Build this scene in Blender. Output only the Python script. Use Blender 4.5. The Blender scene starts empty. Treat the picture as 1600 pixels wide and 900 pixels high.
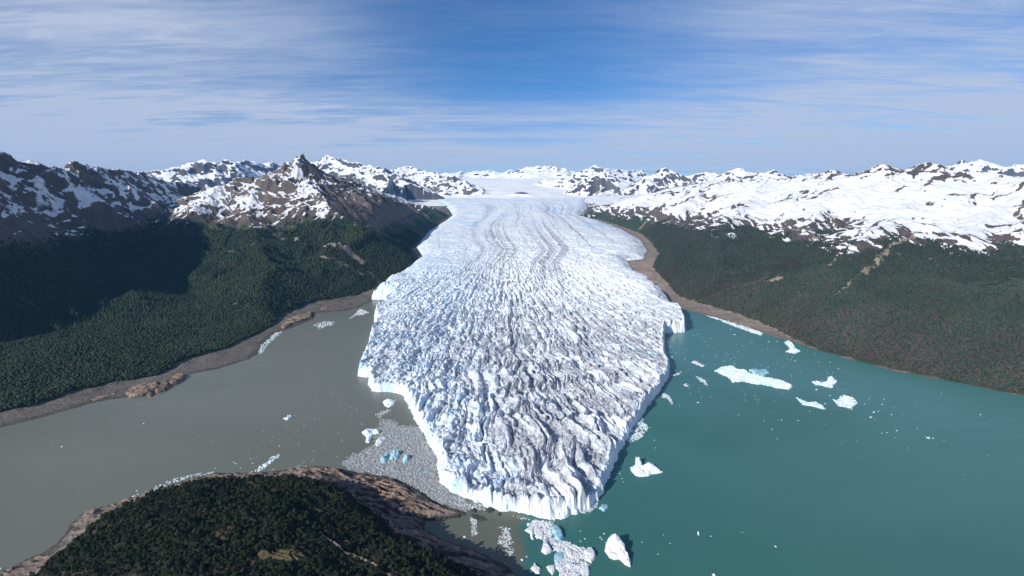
import bpy, math, random
import numpy as np
from mathutils import Vector
rad = math.radians
random.seed(7)
RNG = np.random.default_rng(11)
F4 = np.float32
SC = bpy.context.scene
COL = SC.collection

# ------------------------------------------------------------------ camera
H = 500.0                      # drone height over the lake
FOC = 800.0                    # focal length in pixels of a 1600 px wide frame
PITCH = math.atan(145.0 / FOC)
cam = bpy.data.cameras.new('camera')
cam.sensor_width = 36.0
cam.lens = 36.0 * FOC / 1600.0
cam.clip_start = 1.0
cam.clip_end = 120000.0
cam_o = bpy.data.objects.new('camera', cam)
cam_o.location = (0, 0, H)
cam_o.rotation_euler = (math.pi / 2 - PITCH, 0, 0)
COL.objects.link(cam_o)
SC.camera = cam_o

# ------------------------------------------------------------------ sun, sky, exposure
SUN_EL = rad(27.5)
SUN_AZ = rad(46.0)             # light travels forward and this much to the right
sun_dir = Vector((-math.sin(SUN_AZ) * math.cos(SUN_EL), -math.cos(SUN_AZ) * math.cos(SUN_EL), math.sin(SUN_EL)))
sl = bpy.data.lights.new('sun', 'SUN')
sl.energy = 5.0
sl.angle = rad(0.5)
sl.color = (1.0, 0.955, 0.89)
so = bpy.data.objects.new('sun', sl)
so.rotation_euler = sun_dir.to_track_quat('Z', 'Y').to_euler()
so.location = (-1500, -1500, 3000)
COL.objects.link(so)

SC.view_settings.view_transform = 'Standard'
SC.view_settings.look = 'None'
SC.view_settings.exposure = 0.12
SC.view_settings.gamma = 1.0
SC.view_settings.use_curve_mapping = False
try:
    SC.cycles.max_bounces = 5
    SC.cycles.diffuse_bounces = 2
    SC.cycles.glossy_bounces = 2
    SC.cycles.volume_bounces = 0
    SC.cycles.transparent_max_bounces = 6
except Exception:
    pass


class NT:
    """small helper for node trees"""
    def __init__(self, tree):
        self.t = tree
        tree.nodes.clear()

    def n(self, typ, **kw):
        nd = self.t.nodes.new(typ)
        ins = kw.pop('ins', {})
        for k, v in kw.items():
            setattr(nd, k, v)
        for k, v in ins.items():
            if isinstance(v, bpy.types.NodeSocket):
                self.t.links.new(v, nd.inputs[k])
            else:
                nd.inputs[k].default_value = v
        return nd

    def l(self, a, b):
        self.t.links.new(a, b)

    def math(self, op, a, b=0.0, c=None, clamp=False):
        nd = self.t.nodes.new('ShaderNodeMath')
        nd.operation = op
        nd.use_clamp = clamp
        for i, v in enumerate((a, b) if c is None else (a, b, c)):
            if isinstance(v, bpy.types.NodeSocket):
                self.t.links.new(v, nd.inputs[i])
            else:
                nd.inputs[i].default_value = v
        return nd.outputs[0]

    def mix(self, fac, a, b):
        nd = self.t.nodes.new('ShaderNodeMix')
        nd.data_type = 'RGBA'
        for s, v in ((nd.inputs[0], fac), (nd.inputs[6], a), (nd.inputs[7], b)):
            if isinstance(v, bpy.types.NodeSocket):
                self.t.links.new(v, s)
            elif isinstance(v, (int, float)):
                s.default_value = v
            else:
                s.default_value = (*v, 1.0) if len(v) == 3 else v
        return nd.outputs[2]

    def sstep(self, v, lo, hi, a=0.0, b=1.0):
        nd = self.t.nodes.new('ShaderNodeMapRange')
        nd.interpolation_type = 'SMOOTHSTEP'
        self.t.links.new(v, nd.inputs[0])
        nd.inputs[1].default_value = lo
        nd.inputs[2].default_value = hi
        nd.inputs[3].default_value = a
        nd.inputs[4].default_value = b
        return nd.outputs[0]

    def noise(self, vec, scale, detail=4.0, rough=0.55, dist=0.0, out=0):
        nd = self.t.nodes.new('ShaderNodeTexNoise')
        self.t.links.new(vec, nd.inputs['Vector'])
        nd.inputs['Scale'].default_value = scale
        nd.inputs['Detail'].default_value = detail
        nd.inputs['Roughness'].default_value = rough
        nd.inputs['Distortion'].default_value = dist
        return nd.outputs[out]

    def mapping(self, vec, loc=(0, 0, 0), rot=(0, 0, 0), scale=(1, 1, 1)):
        nd = self.t.nodes.new('ShaderNodeMapping')
        self.t.links.new(vec, nd.inputs[0])
        nd.inputs[1].default_value = loc
        nd.inputs[2].default_value = rot
        nd.inputs[3].default_value = scale
        return nd.outputs[0]


world = bpy.data.worlds.new('World')
SC.world = world
world.use_nodes = True
w = NT(world.node_tree)
sky = w.n('ShaderNodeTexSky', sky_type='NISHITA', sun_disc=False)
sky.sun_elevation = SUN_EL
sky.sun_rotation = math.pi + SUN_AZ     # behind the camera, to the left
sky.altitude = 3200.0
sky.air_density = 1.0
sky.dust_density = 0.0
sky.ozone_density = 3.2
tc = w.n('ShaderNodeTexCoord')
sep = w.n('ShaderNodeSeparateXYZ', ins={0: tc.outputs['Generated']})
dz = w.math('MAXIMUM', sep.outputs[2], 0.0)
den = w.math('ADD', dz, 0.07)
px_ = w.math('DIVIDE', sep.outputs[0], den)
py_ = w.math('DIVIDE', sep.outputs[1], den)
pc = w.n('ShaderNodeCombineXYZ', ins={0: px_, 1: py_, 2: 0.0}).outputs[0]
# thin high cirrus spread on a level layer, drawn out by the wind
m1 = w.mapping(pc, loc=(0.4, 0.3, 0), rot=(0, 0, rad(34)), scale=(0.20, 0.60, 1))
streak = w.noise(m1, 2.4, 7.0, 0.60, 0.35)
m2 = w.mapping(pc, loc=(3.1, 1.7, 0), rot=(0, 0, rad(8)), scale=(0.10, 0.26, 1))
big = w.noise(m2, 1.6, 2.5, 0.5, 0.3)
m3 = w.mapping(pc, loc=(1, 7, 0), rot=(0, 0, rad(48)), scale=(0.7, 3.6, 1))
fine = w.noise(m3, 2.4, 6.0, 0.68, 0.8)
side = w.n('ShaderNodeVectorMath', operation='NORMALIZE', ins={0: tc.outputs['Generated']})
sx = w.n('ShaderNodeSeparateXYZ', ins={0: side.outputs[0]})
dx_, dy_, dzz = sx.outputs
# broad veil to the left that thins out towards the middle of the view, a weaker one to the right
xl = w.sstep(w.math('ADD', dx_, w.math('MULTIPLY', dzz, 0.85)), -0.42, 0.16, 1.0, 0.0)
xr = w.sstep(w.math('SUBTRACT', dx_, w.math('MULTIPLY', dzz, 0.10)), 0.02, 0.62, 0.0, 0.85)
wob = w.math('MULTIPLY', w.math('SUBTRACT', big, 0.5), 0.14)
zz = w.math('ADD', dzz, wob)
# pale bank low over the horizon with a clearer gap beneath it
lowb = w.math('MULTIPLY', w.sstep(zz, 0.075, 0.20, 1.05, 0.0), w.sstep(zz, 0.028, 0.070, 0.55, 1.0))
cover = w.math('ADD', w.math('ADD', w.math('ADD', w.math('MULTIPLY', xl, 0.85), xr), lowb), 0.14)
s1 = w.sstep(streak, 0.24, 0.78)
b1 = w.sstep(big, 0.34, 0.66)
f1 = w.sstep(fine, 0.32, 0.78)
dens = w.math('ADD', w.math('MULTIPLY', s1, 0.66), w.math('ADD', w.math('MULTIPLY', b1, 0.25), w.math('MULTIPLY', f1, 0.42)))
dens = w.math('ADD', dens, 0.06)
alpha = w.math('MINIMUM', w.math('MULTIPLY', dens, cover), 0.93)
skyc = w.n('ShaderNodeHueSaturation', ins={'Saturation': 1.28, 'Value': 1.0, 'Color': sky.outputs[0]}).outputs[0]
skyc = w.n('ShaderNodeVectorMath', operation='MULTIPLY', ins={0: skyc, 1: (0.90, 0.93, 1.0)}).outputs[0]
mixc = w.mix(alpha, skyc, (4.4, 5.05, 6.5))
bg = w.n('ShaderNodeBackground', ins={'Color': mixc, 'Strength': 0.108})
wo = w.n('ShaderNodeOutputWorld')
w.l(bg.outputs[0], wo.inputs[0])

# ------------------------------------------------------------------ picture <-> place
CP, SP = math.cos(PITCH), math.sin(PITCH)


def ray(px, py):
    u = (px - 800.0) / FOC
    v = (450.0 - py) / FOC
    return u, CP + v * SP, v * CP - SP


def at_y(px, py, Y):
    """point seen at that pixel, standing Y metres ahead of the drone"""
    a, b, c = ray(px, py)
    k = Y / b
    return (a * k, Y, H + c * k)


def at_z(px, py, z=0.0):
    a, b, c = ray(px, py)
    k = (z - H) / c
    return (a * k, b * k)


ZG_Y = np.array([0, 700, 1000, 1500, 2200, 2600, 3000, 4500, 6000, 8000, 9500, 12000], float)
ZG_Z = np.array([17, 18, 29, 36, 52, 84, 130, 205, 275, 380, 440, 560], float)


def zg(Y):
    return np.interp(Y, ZG_Y, ZG_Z)


def base_level(Y):
    """valley floor under and beside the ice"""
    return np.maximum(0, zg(Y) - 26) * sm(Y, 2450, 3100)


def at_b(px, py, off=0.0):
    """point seen at that pixel on the valley floor"""
    a, b, c = ray(px, py)
    lo, hi = 300.0, 11500.0
    for _ in range(50):
        m = 0.5 * (lo + hi)
        if H + c * m / b > base_level(m) + off:
            lo = m
        else:
            hi = m
    k = lo / b
    return (a * k, lo)


def at_g(px, py, off=0.0):
    """point on the glacier's surface profile"""
    a, b, c = ray(px, py)
    lo, hi = 300.0, 11500.0
    for _ in range(50):
        m = 0.5 * (lo + hi)
        z = H + c * m / b
        if z > zg(m) + off:
            lo = m
        else:
            hi = m
    k = lo / b
    return (a * k, lo)


# ------------------------------------------------------------------ noise
_ang = np.linspace(0, 2 * np.pi, 256, endpoint=False)
GX, GY = np.cos(_ang).astype(F4), np.sin(_ang).astype(F4)


def _h(ix, iy, seed):
    h = (ix.astype(np.uint32) * np.uint32(374761393)) + (iy.astype(np.uint32) * np.uint32(668265263)) + np.uint32(seed * 2246822519 % 4294967296)
    h = (h ^ (h >> np.uint32(13))) * np.uint32(1274126177)
    h = h ^ (h >> np.uint32(16))
    return h


def perlin(x, y, seed=0):
    x = np.asarray(x, F4); y = np.asarray(y, F4)
    xf = np.floor(x); yf = np.floor(y)
    fx = x - xf; fy = y - yf
    xi = xf.astype(np.int32); yi = yf.astype(np.int32)
    u = fx * fx * fx * (fx * (fx * 6 - 15) + 10)
    v = fy * fy * fy * (fy * (fy * 6 - 15) + 10)

    def g(dx, dy):
        k = _h(xi + dx, yi + dy, seed) & np.uint32(255)
        return GX[k] * (fx - dx) + GY[k] * (fy - dy)
    a = g(0, 0); b = g(1, 0); c = g(0, 1); d = g(1, 1)
    return (a + u * (b - a) + v * (c - a + u * (a - b - c + d))) * 1.5


def fbm(x, y, oct=4, seed=0, gain=0.5, lac=2.03):
    s = 0; a = 1.0; n = 0
    for i in range(oct):
        s = s + a * perlin(x, y, seed + i * 17)
        n += a; a *= gain; x = x * lac + 3.1; y = y * lac + 1.7
    return s / n


def ridged(x, y, oct=4, seed=0, gain=0.5, lac=2.1):
    s = 0; a = 1.0; n = 0; wgt = 1.0
    for i in range(oct):
        r = 1 - np.abs(perlin(x, y, seed + i * 31))
        r = r * r * wgt
        wgt = np.clip(r * 1.6, 0, 1)
        s = s + a * r
        n += a; a *= gain; x = x * lac + 5.3; y = y * lac + 9.1
    return s / n


def worley(x, y, seed=0):
    """F1, F2 and cell value"""
    x = np.asarray(x, F4); y = np.asarray(y, F4)
    xi = np.floor(x).astype(np.int32); yi = np.floor(y).astype(np.int32)
    f1 = np.full(x.shape, 9.0, F4); f2 = np.full(x.shape, 9.0, F4); cv = np.zeros(x.shape, F4)
    for dx in (-1, 0, 1):
        for dy in (-1, 0, 1):
            k = _h(xi + dx, yi + dy, seed)
            ox = (k & np.uint32(1023)).astype(F4) / 1023.0
            oy = ((k >> np.uint32(10)) & np.uint32(1023)).astype(F4) / 1023.0
            d = np.sqrt((xi + dx + ox - x) ** 2 + (yi + dy + oy - y) ** 2)
            c = ((k >> np.uint32(20)) & np.uint32(1023)).astype(F4) / 1023.0
            nb = d < f1
            f2 = np.where(nb, f1, np.minimum(f2, d))
            cv = np.where(nb, c, cv)
            f1 = np.where(nb, d, f1)
    return f1, f2, cv


def sm(x, a, b):
    t = np.clip((x - a) / (b - a), 0, 1)
    return t * t * (3 - 2 * t)


def smin(a, b, k):
    h = np.clip(0.5 + 0.5 * (b - a) / k, 0, 1)
    return b + (a - b) * h - k * h * (1 - h)


def smax(a, b, k):
    return -smin(-a, -b, k)


def lerp(a, b, t):
    return a + (b - a) * t


def sdpoly(X, Y, poly):
    """signed distance, positive inside"""
    P = np.array(poly, float)
    sh = X.shape
    X = X.ravel().astype(F4); Y = Y.ravel().astype(F4)
    d = np.full(X.shape, 1e12, F4); ins = np.zeros(X.shape, bool)
    for i in range(len(P)):
        x0, y0 = P[i]; x1, y1 = P[(i + 1) % len(P)]
        ex, ey = x1 - x0, y1 - y0
        L = ex * ex + ey * ey + 1e-9
        t = np.clip(((X - x0) * ex + (Y - y0) * ey) / L, 0, 1)
        d = np.minimum(d, (X - x0 - t * ex) ** 2 + (Y - y0 - t * ey) ** 2)
        if abs(ey) > 1e-9:
            c = ((Y < y0) != (Y < y1)) & (X < (x1 - x0) * (Y - y0) / ey + x0)
            ins ^= c
    d = np.sqrt(d)
    return np.where(ins, d, -d).reshape(sh)


def ridge_field(X, Y, ridges, seed=0):
    """highest of many ridges; each vertex of a ridge is (x, y, z); slope k, spur length lam"""
    R = np.full(X.shape, -1e6, F4)
    for ri, (pts, k, lam) in enumerate(ridges):
        best = np.full(X.shape, 1e12, F4); zz = np.zeros(X.shape, F4); ss = np.zeros(X.shape, F4); sd = np.zeros(X.shape, F4)
        acc = 0.0
        segs = []
        for i in range(len(pts) - 1):
            x0, y0, z0 = pts[i]; x1, y1, z1 = pts[i + 1]
            ex, ey = x1 - x0, y1 - y0
            Ls = math.hypot(ex, ey)
            t = np.clip(((X - x0) * ex + (Y - y0) * ey) / (Ls * Ls), 0, 1)
            d = np.sqrt((X - x0 - t * ex) ** 2 + (Y - y0 - t * ey) ** 2)
            zr = z0 + t * (z1 - z0)
            val = zr - k * d
            nb = val > -best
            best = np.where(nb, -val, best)
            zz = np.where(nb, zr, zz)
            ss = np.where(nb, acc + t * Ls, ss)
            sd = np.where(nb, d, sd)
            acc += Ls
        ax_, ay_ = pts[-1][0] - pts[0][0], pts[-1][1] - pts[0][1]
        al = math.hypot(ax_, ay_); ax_ /= al; ay_ /= al
        s_al = (X - pts[0][0]) * ax_ + (Y - pts[0][1]) * ay_
        s_ac = (Y - pts[0][1]) * ax_ - (X - pts[0][0]) * ay_
        g = ridged(s_al / lam + 0.3 * fbm(X / lam, Y / lam, 2, seed + ri), s_ac / (lam * 3.5) + ri * 7.3, 3, seed + 50 + ri)
        h = zz - k * sd + k * np.minimum(sd, 330) * (0.44 * g - 0.18)
        R = np.maximum(R, h)
    return R


# ------------------------------------------------------------------ mesh helpers
def make_mesh(name, co, quads=None, tris=None, smooth=True):
    me = bpy.data.meshes.new(name)
    me.vertices.add(len(co))
    me.vertices.foreach_set('co', np.ascontiguousarray(co, F4).ravel())
    arrs = []; starts = []; n = 0; total = 0
    if quads is not None and len(quads):
        arrs.append(quads.ravel()); starts.append(total + np.arange(len(quads)) * 4); total += quads.size; n += len(quads)
    if tris is not None and len(tris):
        arrs.append(tris.ravel()); starts.append(total + np.arange(len(tris)) * 3); total += tris.size; n += len(tris)
    me.loops.add(total)
    me.loops.foreach_set('vertex_index', np.concatenate(arrs).astype(np.int32))
    me.polygons.add(n)
    me.polygons.foreach_set('loop_start', np.concatenate(starts).astype(np.int32))
    me.polygons.foreach_set('use_smooth', np.full(n, smooth, bool))
    me.update(calc_edges=True)
    me.validate()
    return me


def grid_faces(nr, nc, keep):
    """keep is a bool array per vertex; a quad needs one kept corner"""
    idx = np.arange(nr * nc).reshape(nr, nc)
    q = np.stack([idx[:-1, :-1], idx[:-1, 1:], idx[1:, 1:], idx[1:, :-1]], -1).reshape(-1, 4)
    k = keep.reshape(nr, nc)
    kq = (k[:-1, :-1] | k[:-1, 1:] | k[1:, 1:] | k[1:, :-1]).ravel()
    q = q[kq]
    used = np.zeros(nr * nc, bool); used[q.ravel()] = True
    remap = np.cumsum(used) - 1
    return remap[q], used


def link(name, me, mat, parent=None, **props):
    o = bpy.data.objects.new(name, me)
    COL.objects.link(o)
    if mat:
        me.materials.append(mat)
    if parent:
        o.parent = parent
    for k, v in props.items():
        o[k] = v
    return o


def set_col(me, rgba, name='tint'):
    at = me.attributes.new(name, 'FLOAT_COLOR', 'POINT')
    at.data.foreach_set('color', np.ascontiguousarray(rgba, F4).ravel())


def fan(t0, t1, nt, r0, r1, nr, p=1.0):
    th = np.linspace(rad(t0), rad(t1), nt)
    rr = r0 * (r1 / r0) ** (np.linspace(0, 1, nr) ** p)
    R, T = np.meshgrid(rr, th, indexing='ij')
    return R * np.sin(T), R * np.cos(T), R, T


def slope_of(X, Y, Z):
    """gradient magnitude on a fan grid"""
    dzr = np.gradient(Z, axis=0); dzt = np.gradient(Z, axis=1)
    xr = np.gradient(X, axis=0); yr = np.gradient(Y, axis=0)
    xt = np.gradient(X, axis=1); yt = np.gradient(Y, axis=1)
    lr = np.sqrt(xr * xr + yr * yr); lt = np.sqrt(xt * xt + yt * yt)
    return np.sqrt((dzr / lr) ** 2 + (dzt / lt) ** 2)


# ------------------------------------------------------------------ materials
def mat_new(name):
    m = bpy.data.materials.new(name)
    m.use_nodes = True
    return m, NT(m.node_tree)


def finish(t, color, rough=0.9, bump=None, bstr=0.5, bdist=1.0, spec=0.3, **extra):
    p = t.n('ShaderNodeBsdfPrincipled')
    if isinstance(color, bpy.types.NodeSocket):
        t.l(color, p.inputs['Base Color'])
    else:
        p.inputs['Base Color'].default_value = (*color, 1)
    if isinstance(rough, bpy.types.NodeSocket):
        t.l(rough, p.inputs['Roughness'])
    else:
        p.inputs['Roughness'].default_value = rough
    p.inputs['Specular IOR Level'].default_value = spec
    for k, v in extra.items():
        p.inputs[k].default_value = v
    if bump is not None:
        b = t.n('ShaderNodeBump', ins={'Height': bump, 'Strength': bstr, 'Distance': bdist})
        t.l(b.outputs[0], p.inputs['Normal'])
    o = t.n('ShaderNodeOutputMaterial')
    t.l(p.outputs[0], o.inputs[0])
    return p


def land_material(name, tree_size=9.0, snow=((0.70, 0.72, 0.75), (0.80, 0.80, 0.81)), rock=((0.09, 0.075, 0.07), (0.20, 0.17, 0.155))):
    m, t = mat_new(name)
    geo = t.n('ShaderNodeNewGeometry')
    pos = geo.outputs['Position']
    at = t.n('ShaderNodeAttribute', attribute_name='tint')
    snowv = at.outputs['Alpha']
    nf = t.noise(pos, 1 / 38.0, 6.0, 0.68)
    st = t.mapping(pos, scale=(1, 1, 0.25))
    nm = t.noise(st, 1 / 160.0, 5.0, 0.62)
    s = t.math('ADD', snowv, t.math('ADD', t.math('MULTIPLY', t.math('SUBTRACT', nf, 0.5), 0.50), t.math('MULTIPLY', t.math('SUBTRACT', nm, 0.5), 0.30)))
    mask = t.sstep(s, 0.43, 0.57)
    # rock and soil get strata and mottling of their own
    mott = t.noise(pos, 1 / 9.0, 4.0, 0.6)
    mot2 = t.noise(pos, 1 / 60.0, 4.0, 0.6)
    k = t.math('ADD', t.math('MULTIPLY', mott, 0.9), t.math('MULTIPLY', mot2, 0.9))
    k = t.math('ADD', k, 0.10)
    gcol = t.n('ShaderNodeVectorMath', operation='SCALE', ins={0: at.outputs['Color'], 'Scale': k}).outputs[0]
    snoc = t.mix(t.noise(pos, 1 / 220.0, 3.0, 0.5), snow[0], snow[1])
    col = t.mix(mask, gcol, snoc)
    vor = t.n('ShaderNodeTexVoronoi', ins={'Vector': pos, 'Scale': 1 / tree_size})
    vor.inputs['Randomness'].default_value = 1.0
    hb = t.math('ADD', t.math('MULTIPLY', vor.outputs['Distance'], -1.0), t.math('MULTIPLY', mott, 0.8))
    inv = t.math('SUBTRACT', 1.0, t.math('MULTIPLY', mask, 0.9))
    hb = t.math('MULTIPLY', hb, inv)
    hb = t.math('ADD', hb, t.math('MULTIPLY', nf, 0.9))
    finish(t, col, 0.85, hb, 0.45, 3.2, 0.15)
    return m


def leaf_material(name, a=(0.022, 0.040, 0.016), b=(0.055, 0.075, 0.028), c=(0.075, 0.060, 0.040)):
    m, t = mat_new(name)
    geo = t.n('ShaderNodeNewGeometry')
    at = t.n('ShaderNodeAttribute', attribute_name='tint')
    n = t.noise(geo.outputs['Position'], 1 / 3.0, 3.0, 0.6)
    k = t.math('ADD', t.math('MULTIPLY', n, 1.1), 0.45)
    col = t.n('ShaderNodeVectorMath', operation='SCALE', ins={0: at.outputs['Color'], 'Scale': k}).outputs[0]
    finish(t, col, 0.8, None, spec=0.15)
    return m


def ice_material(name, clean=(0.80, 0.86, 0.92), blue=(0.22, 0.52, 0.80), blue_amt=1.0, dirt_shade=(0.34, 0.32, 0.34), dirt_amt=1.0, bs=6.0, bd=3.0, use_tint=False):
    m, t = mat_new(name)
    geo = t.n('ShaderNodeNewGeometry')
    pos = geo.outputs['Position']
    n1 = t.noise(pos, 1 / bs, 6.0, 0.68)
    n2 = t.noise(pos, 1 / (bs * 5), 5.0, 0.6)
    if use_tint:
        at = t.n('ShaderNodeAttribute', attribute_name='tint')
        sp = t.n('ShaderNodeSeparateColor', ins={0: at.outputs['Color']})
        bl = t.math('MULTIPLY', sp.outputs[1], blue_amt)
        bl = t.math('MULTIPLY', bl, t.sstep(n1, 0.25, 0.7, 0.45, 1.25), clamp=True)
        dr = t.math('MULTIPLY', sp.outputs[0], dirt_amt)
        dr = t.math('MULTIPLY', dr, t.sstep(n1, 0.3, 0.65, 0.25, 1.2), clamp=True)
    else:
        bl = t.math('MULTIPLY', t.sstep(n2, 0.42, 0.68), blue_amt, clamp=True)
        dr = t.math('MULTIPLY', t.sstep(n1, 0.5, 0.75), dirt_amt, clamp=True)
    col = t.mix(bl, clean, blue)
    col = t.mix(dr, col, dirt_shade)
    h = t.math('ADD', n1, t.math('MULTIPLY', t.noise(pos, 3.2 / bs, 3.0, 0.6), 0.35))
    finish(t, col, 0.55, h, 0.9, bd, 0.35)
    return m


def rock_material(name, a, b, scale=7.0):
    m, t = mat_new(name)
    geo = t.n('ShaderNodeNewGeometry')
    pos = geo.outputs['Position']
    n = t.noise(t.mapping(pos, scale=(1, 1, 3)), 1 / scale, 6.0, 0.65, 0.6)
    n2 = t.noise(pos, 1 / (scale * 4), 3.0, 0.5)
    col = t.mix(t.sstep(n, 0.32, 0.66), a, b)
    col = t.mix(t.sstep(n2, 0.5, 0.62, 0.0, 0.5), col, (0.06, 0.07, 0.04))
    finish(t, col, 0.9, n, 0.8, 2.0, 0.2)
    return m


# lake: milky brown-grey water on the left arm, teal on the right, meeting at the tongue
MX, MY = at_z(800, 845)


def water_material():
    m, t = mat_new('lake_water')
    geo = t.n('ShaderNodeNewGeometry')
    pos = geo.outputs['Position']
    sp = t.n('ShaderNodeSeparateXYZ', ins={0: pos})
    big = t.noise(pos, 1 / 45.0, 5.0, 0.6, 0.5)
    bx = t.math('ADD', sp.outputs[0], t.math('MULTIPLY', t.math('SUBTRACT', big, 0.5), 90.0))
    side = t.sstep(bx, 2.0, 34.0)
    drift = t.noise(t.mapping(pos, rot=(0, 0, rad(-30)), scale=(1, 2.6, 1)), 1 / 900.0, 3.0, 0.5, 0.4)
    teal = t.mix(t.sstep(drift, 0.36, 0.66), (0.044, 0.150, 0.130), (0.056, 0.174, 0.154))
    # lighter plume of silt towards the right shore
    pl = t.math('ADD', t.math('MULTIPLY', sp.outputs[0], 0.62), t.math('MULTIPLY', sp.outputs[1], 0.78))
    pl = t.math('ADD', pl, t.math('MULTIPLY', drift, 260.0))
    teal = t.mix(t.sstep(pl, 1380.0, 1640.0, 0.0, 0.75), teal, (0.070, 0.200, 0.190))
    grey = t.mix(t.sstep(drift, 0.35, 0.65), (0.148, 0.158, 0.118), (0.165, 0.173, 0.134))
    near = t.sstep(sp.outputs[0], -420.0, -60.0)
    grey = t.mix(t.math('MULTIPLY', near, 0.55), grey, (0.116, 0.118, 0.090))
    col = t.mix(side, grey, teal)
    wv = t.noise(pos, 1 / 5.0, 4.0, 0.6)
    wv2 = t.noise(t.mapping(pos, rot=(0, 0, rad(25)), scale=(1, 3, 1)), 1 / 70.0, 3.0, 0.5)
    wh = wv
    rg = t.sstep(wv2, 0.35, 0.65, 0.28, 0.32)
    finish(t, col, rg, wh, 0.10, 1.0, 0.5, IOR=1.33)
    return m


M_ICE = ice_material('glacier_ice', clean=(0.80, 0.83, 0.85), blue=(0.38, 0.64, 0.85), dirt_shade=(0.28, 0.29, 0.33), use_tint=True, bs=7.0, bd=1.5)
M_BERG = ice_material('berg_ice', clean=(0.80, 0.87, 0.91), blue=(0.42, 0.68, 0.82), blue_amt=0.45, dirt_amt=0.12, bs=5.0, bd=0.9)
M_BLUE = ice_material('blue_ice', clean=(0.42, 0.64, 0.70), blue=(0.08, 0.30, 0.40), blue_amt=1.0, dirt_amt=0.3, bs=2.6, bd=0.9)
M_PALE = ice_material('weathered_ice', clean=(0.74, 0.74, 0.76), blue=(0.50, 0.68, 0.76), blue_amt=0.3, dirt_shade=(0.42, 0.40, 0.40), dirt_amt=0.5, bs=3.0, bd=0.5)
M_GREY = ice_material('grey_brash_ice', clean=(0.44, 0.44, 0.44), blue=(0.34, 0.44, 0.46), blue_amt=0.6, dirt_shade=(0.16, 0.15, 0.145), dirt_amt=1.0, bs=9.0, bd=0.4)
M_RAFT = ice_material('raft_ice', clean=(0.76, 0.81, 0.82), blue=(0.38, 0.66, 0.74), blue_amt=0.75, dirt_shade=(0.36, 0.42, 0.42), dirt_amt=0.7, bs=3.5, bd=0.5)
M_PINK = rock_material('ice_scoured_granite', (0.10, 0.075, 0.062), (0.36, 0.25, 0.19), 14.0)
M_DARK = rock_material('wet_boulder_rock', (0.03, 0.028, 0.025), (0.09, 0.08, 0.07), 3.0)
M_LAND = land_material('mountain_land')
M_FIELD = land_material('icefield_snow', 9.0, ((0.84, 0.85, 0.86), (0.90, 0.90, 0.90)))
M_LEAF = leaf_material('beech_leaves')
M_WATER = water_material()

# ------------------------------------------------------------------ lake
gx = np.array([[-25400, -1400, 0], [25400, -1400, 0], [25400, 25400, 0], [-25400, 25400, 0]], F4)
link('lake', make_mesh('lake', gx, np.array([[0, 1, 2, 3]]), smooth=False), M_WATER, kind='structure', label='milky grey and teal lake water round the glacier front')

# ------------------------------------------------------------------ glacier outline
left_base = [(770, 796), (735, 782), (705, 772), (688, 756), (684, 735), (684, 715), (668, 692), (655, 668), (641, 640), (630, 617), (612, 613), (580, 612), (577, 600), (575, 590), (559, 588)]
left_up = [(560, 572), (572, 545), (578, 525), (592, 503)]
left_b2 = [(585, 502), (586, 490), (601, 484), (602, 468)]
left_land = [(580, 467), (600, 449), (640, 420), (662, 400), (652, 385), (672, 360), (697, 345), (708, 336), (702, 326), (688, 316)]
right_base = [(865, 813), (888, 808), (906, 800)]
right_top = [(928, 783), (940, 764), (951, 740), (968, 700), (990, 660), (1012, 630), (1032, 602), (1046, 580)]
right_t2 = [(1046, 560), (1040, 548), (1038, 524)]
right_b2 = [(1038, 521), (1070, 519)]
right_t3 = [(1071, 498), (1062, 482)]
right_land = [(1040, 465), (1020, 448), (1000, 434), (985, 418), (978, 407), (1006, 404), (1010, 392), (1000, 375), (970, 358), (940, 347), (905, 338), (916, 326)]
GL = [at_z(*p) for p in left_base]
GL += [at_z(*p, 12) for p in left_up]
GL += [at_z(*p) for p in left_b2]
GL += [at_b(*p, 3) for p in left_land]
GR = [at_z(*p) for p in right_base]
GR += [at_z(*p, 12) for p in right_top]
GR += [at_z(*p, 28) for p in right_t2]
GR += [at_z(*p) for p in right_b2]
GR += [at_z(*p, 28) for p in right_t3]
GR += [at_b(*p, 3) for p in right_land]
far_l, far_r = (-1500, 9800), (1400, 9800)
GPOLY = GL + [far_l, (-1500, 11500), (1500, 11500), far_r] + GR[::-1]

# the margins as functions of distance, used for flow lines
YT = np.linspace(650, 9800, 200)


def margin(pts, Ys):
    P = sorted([(p[1], p[0]) for p in pts])
    return np.interp(Ys, [a for a, b in P], [b for a, b in P])


XL = margin(GL + [far_l], YT); XR = margin(GR + [far_r], YT)
_k = np.ones(9) / 9
XL = np.convolve(np.pad(XL, 4, 'edge'), _k, 'valid'); XR = np.convolve(np.pad(XR, 4, 'edge'), _k, 'valid')
AX, AY = at_g(790, 462)
BX, BY = at_g(800, 372)


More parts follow.
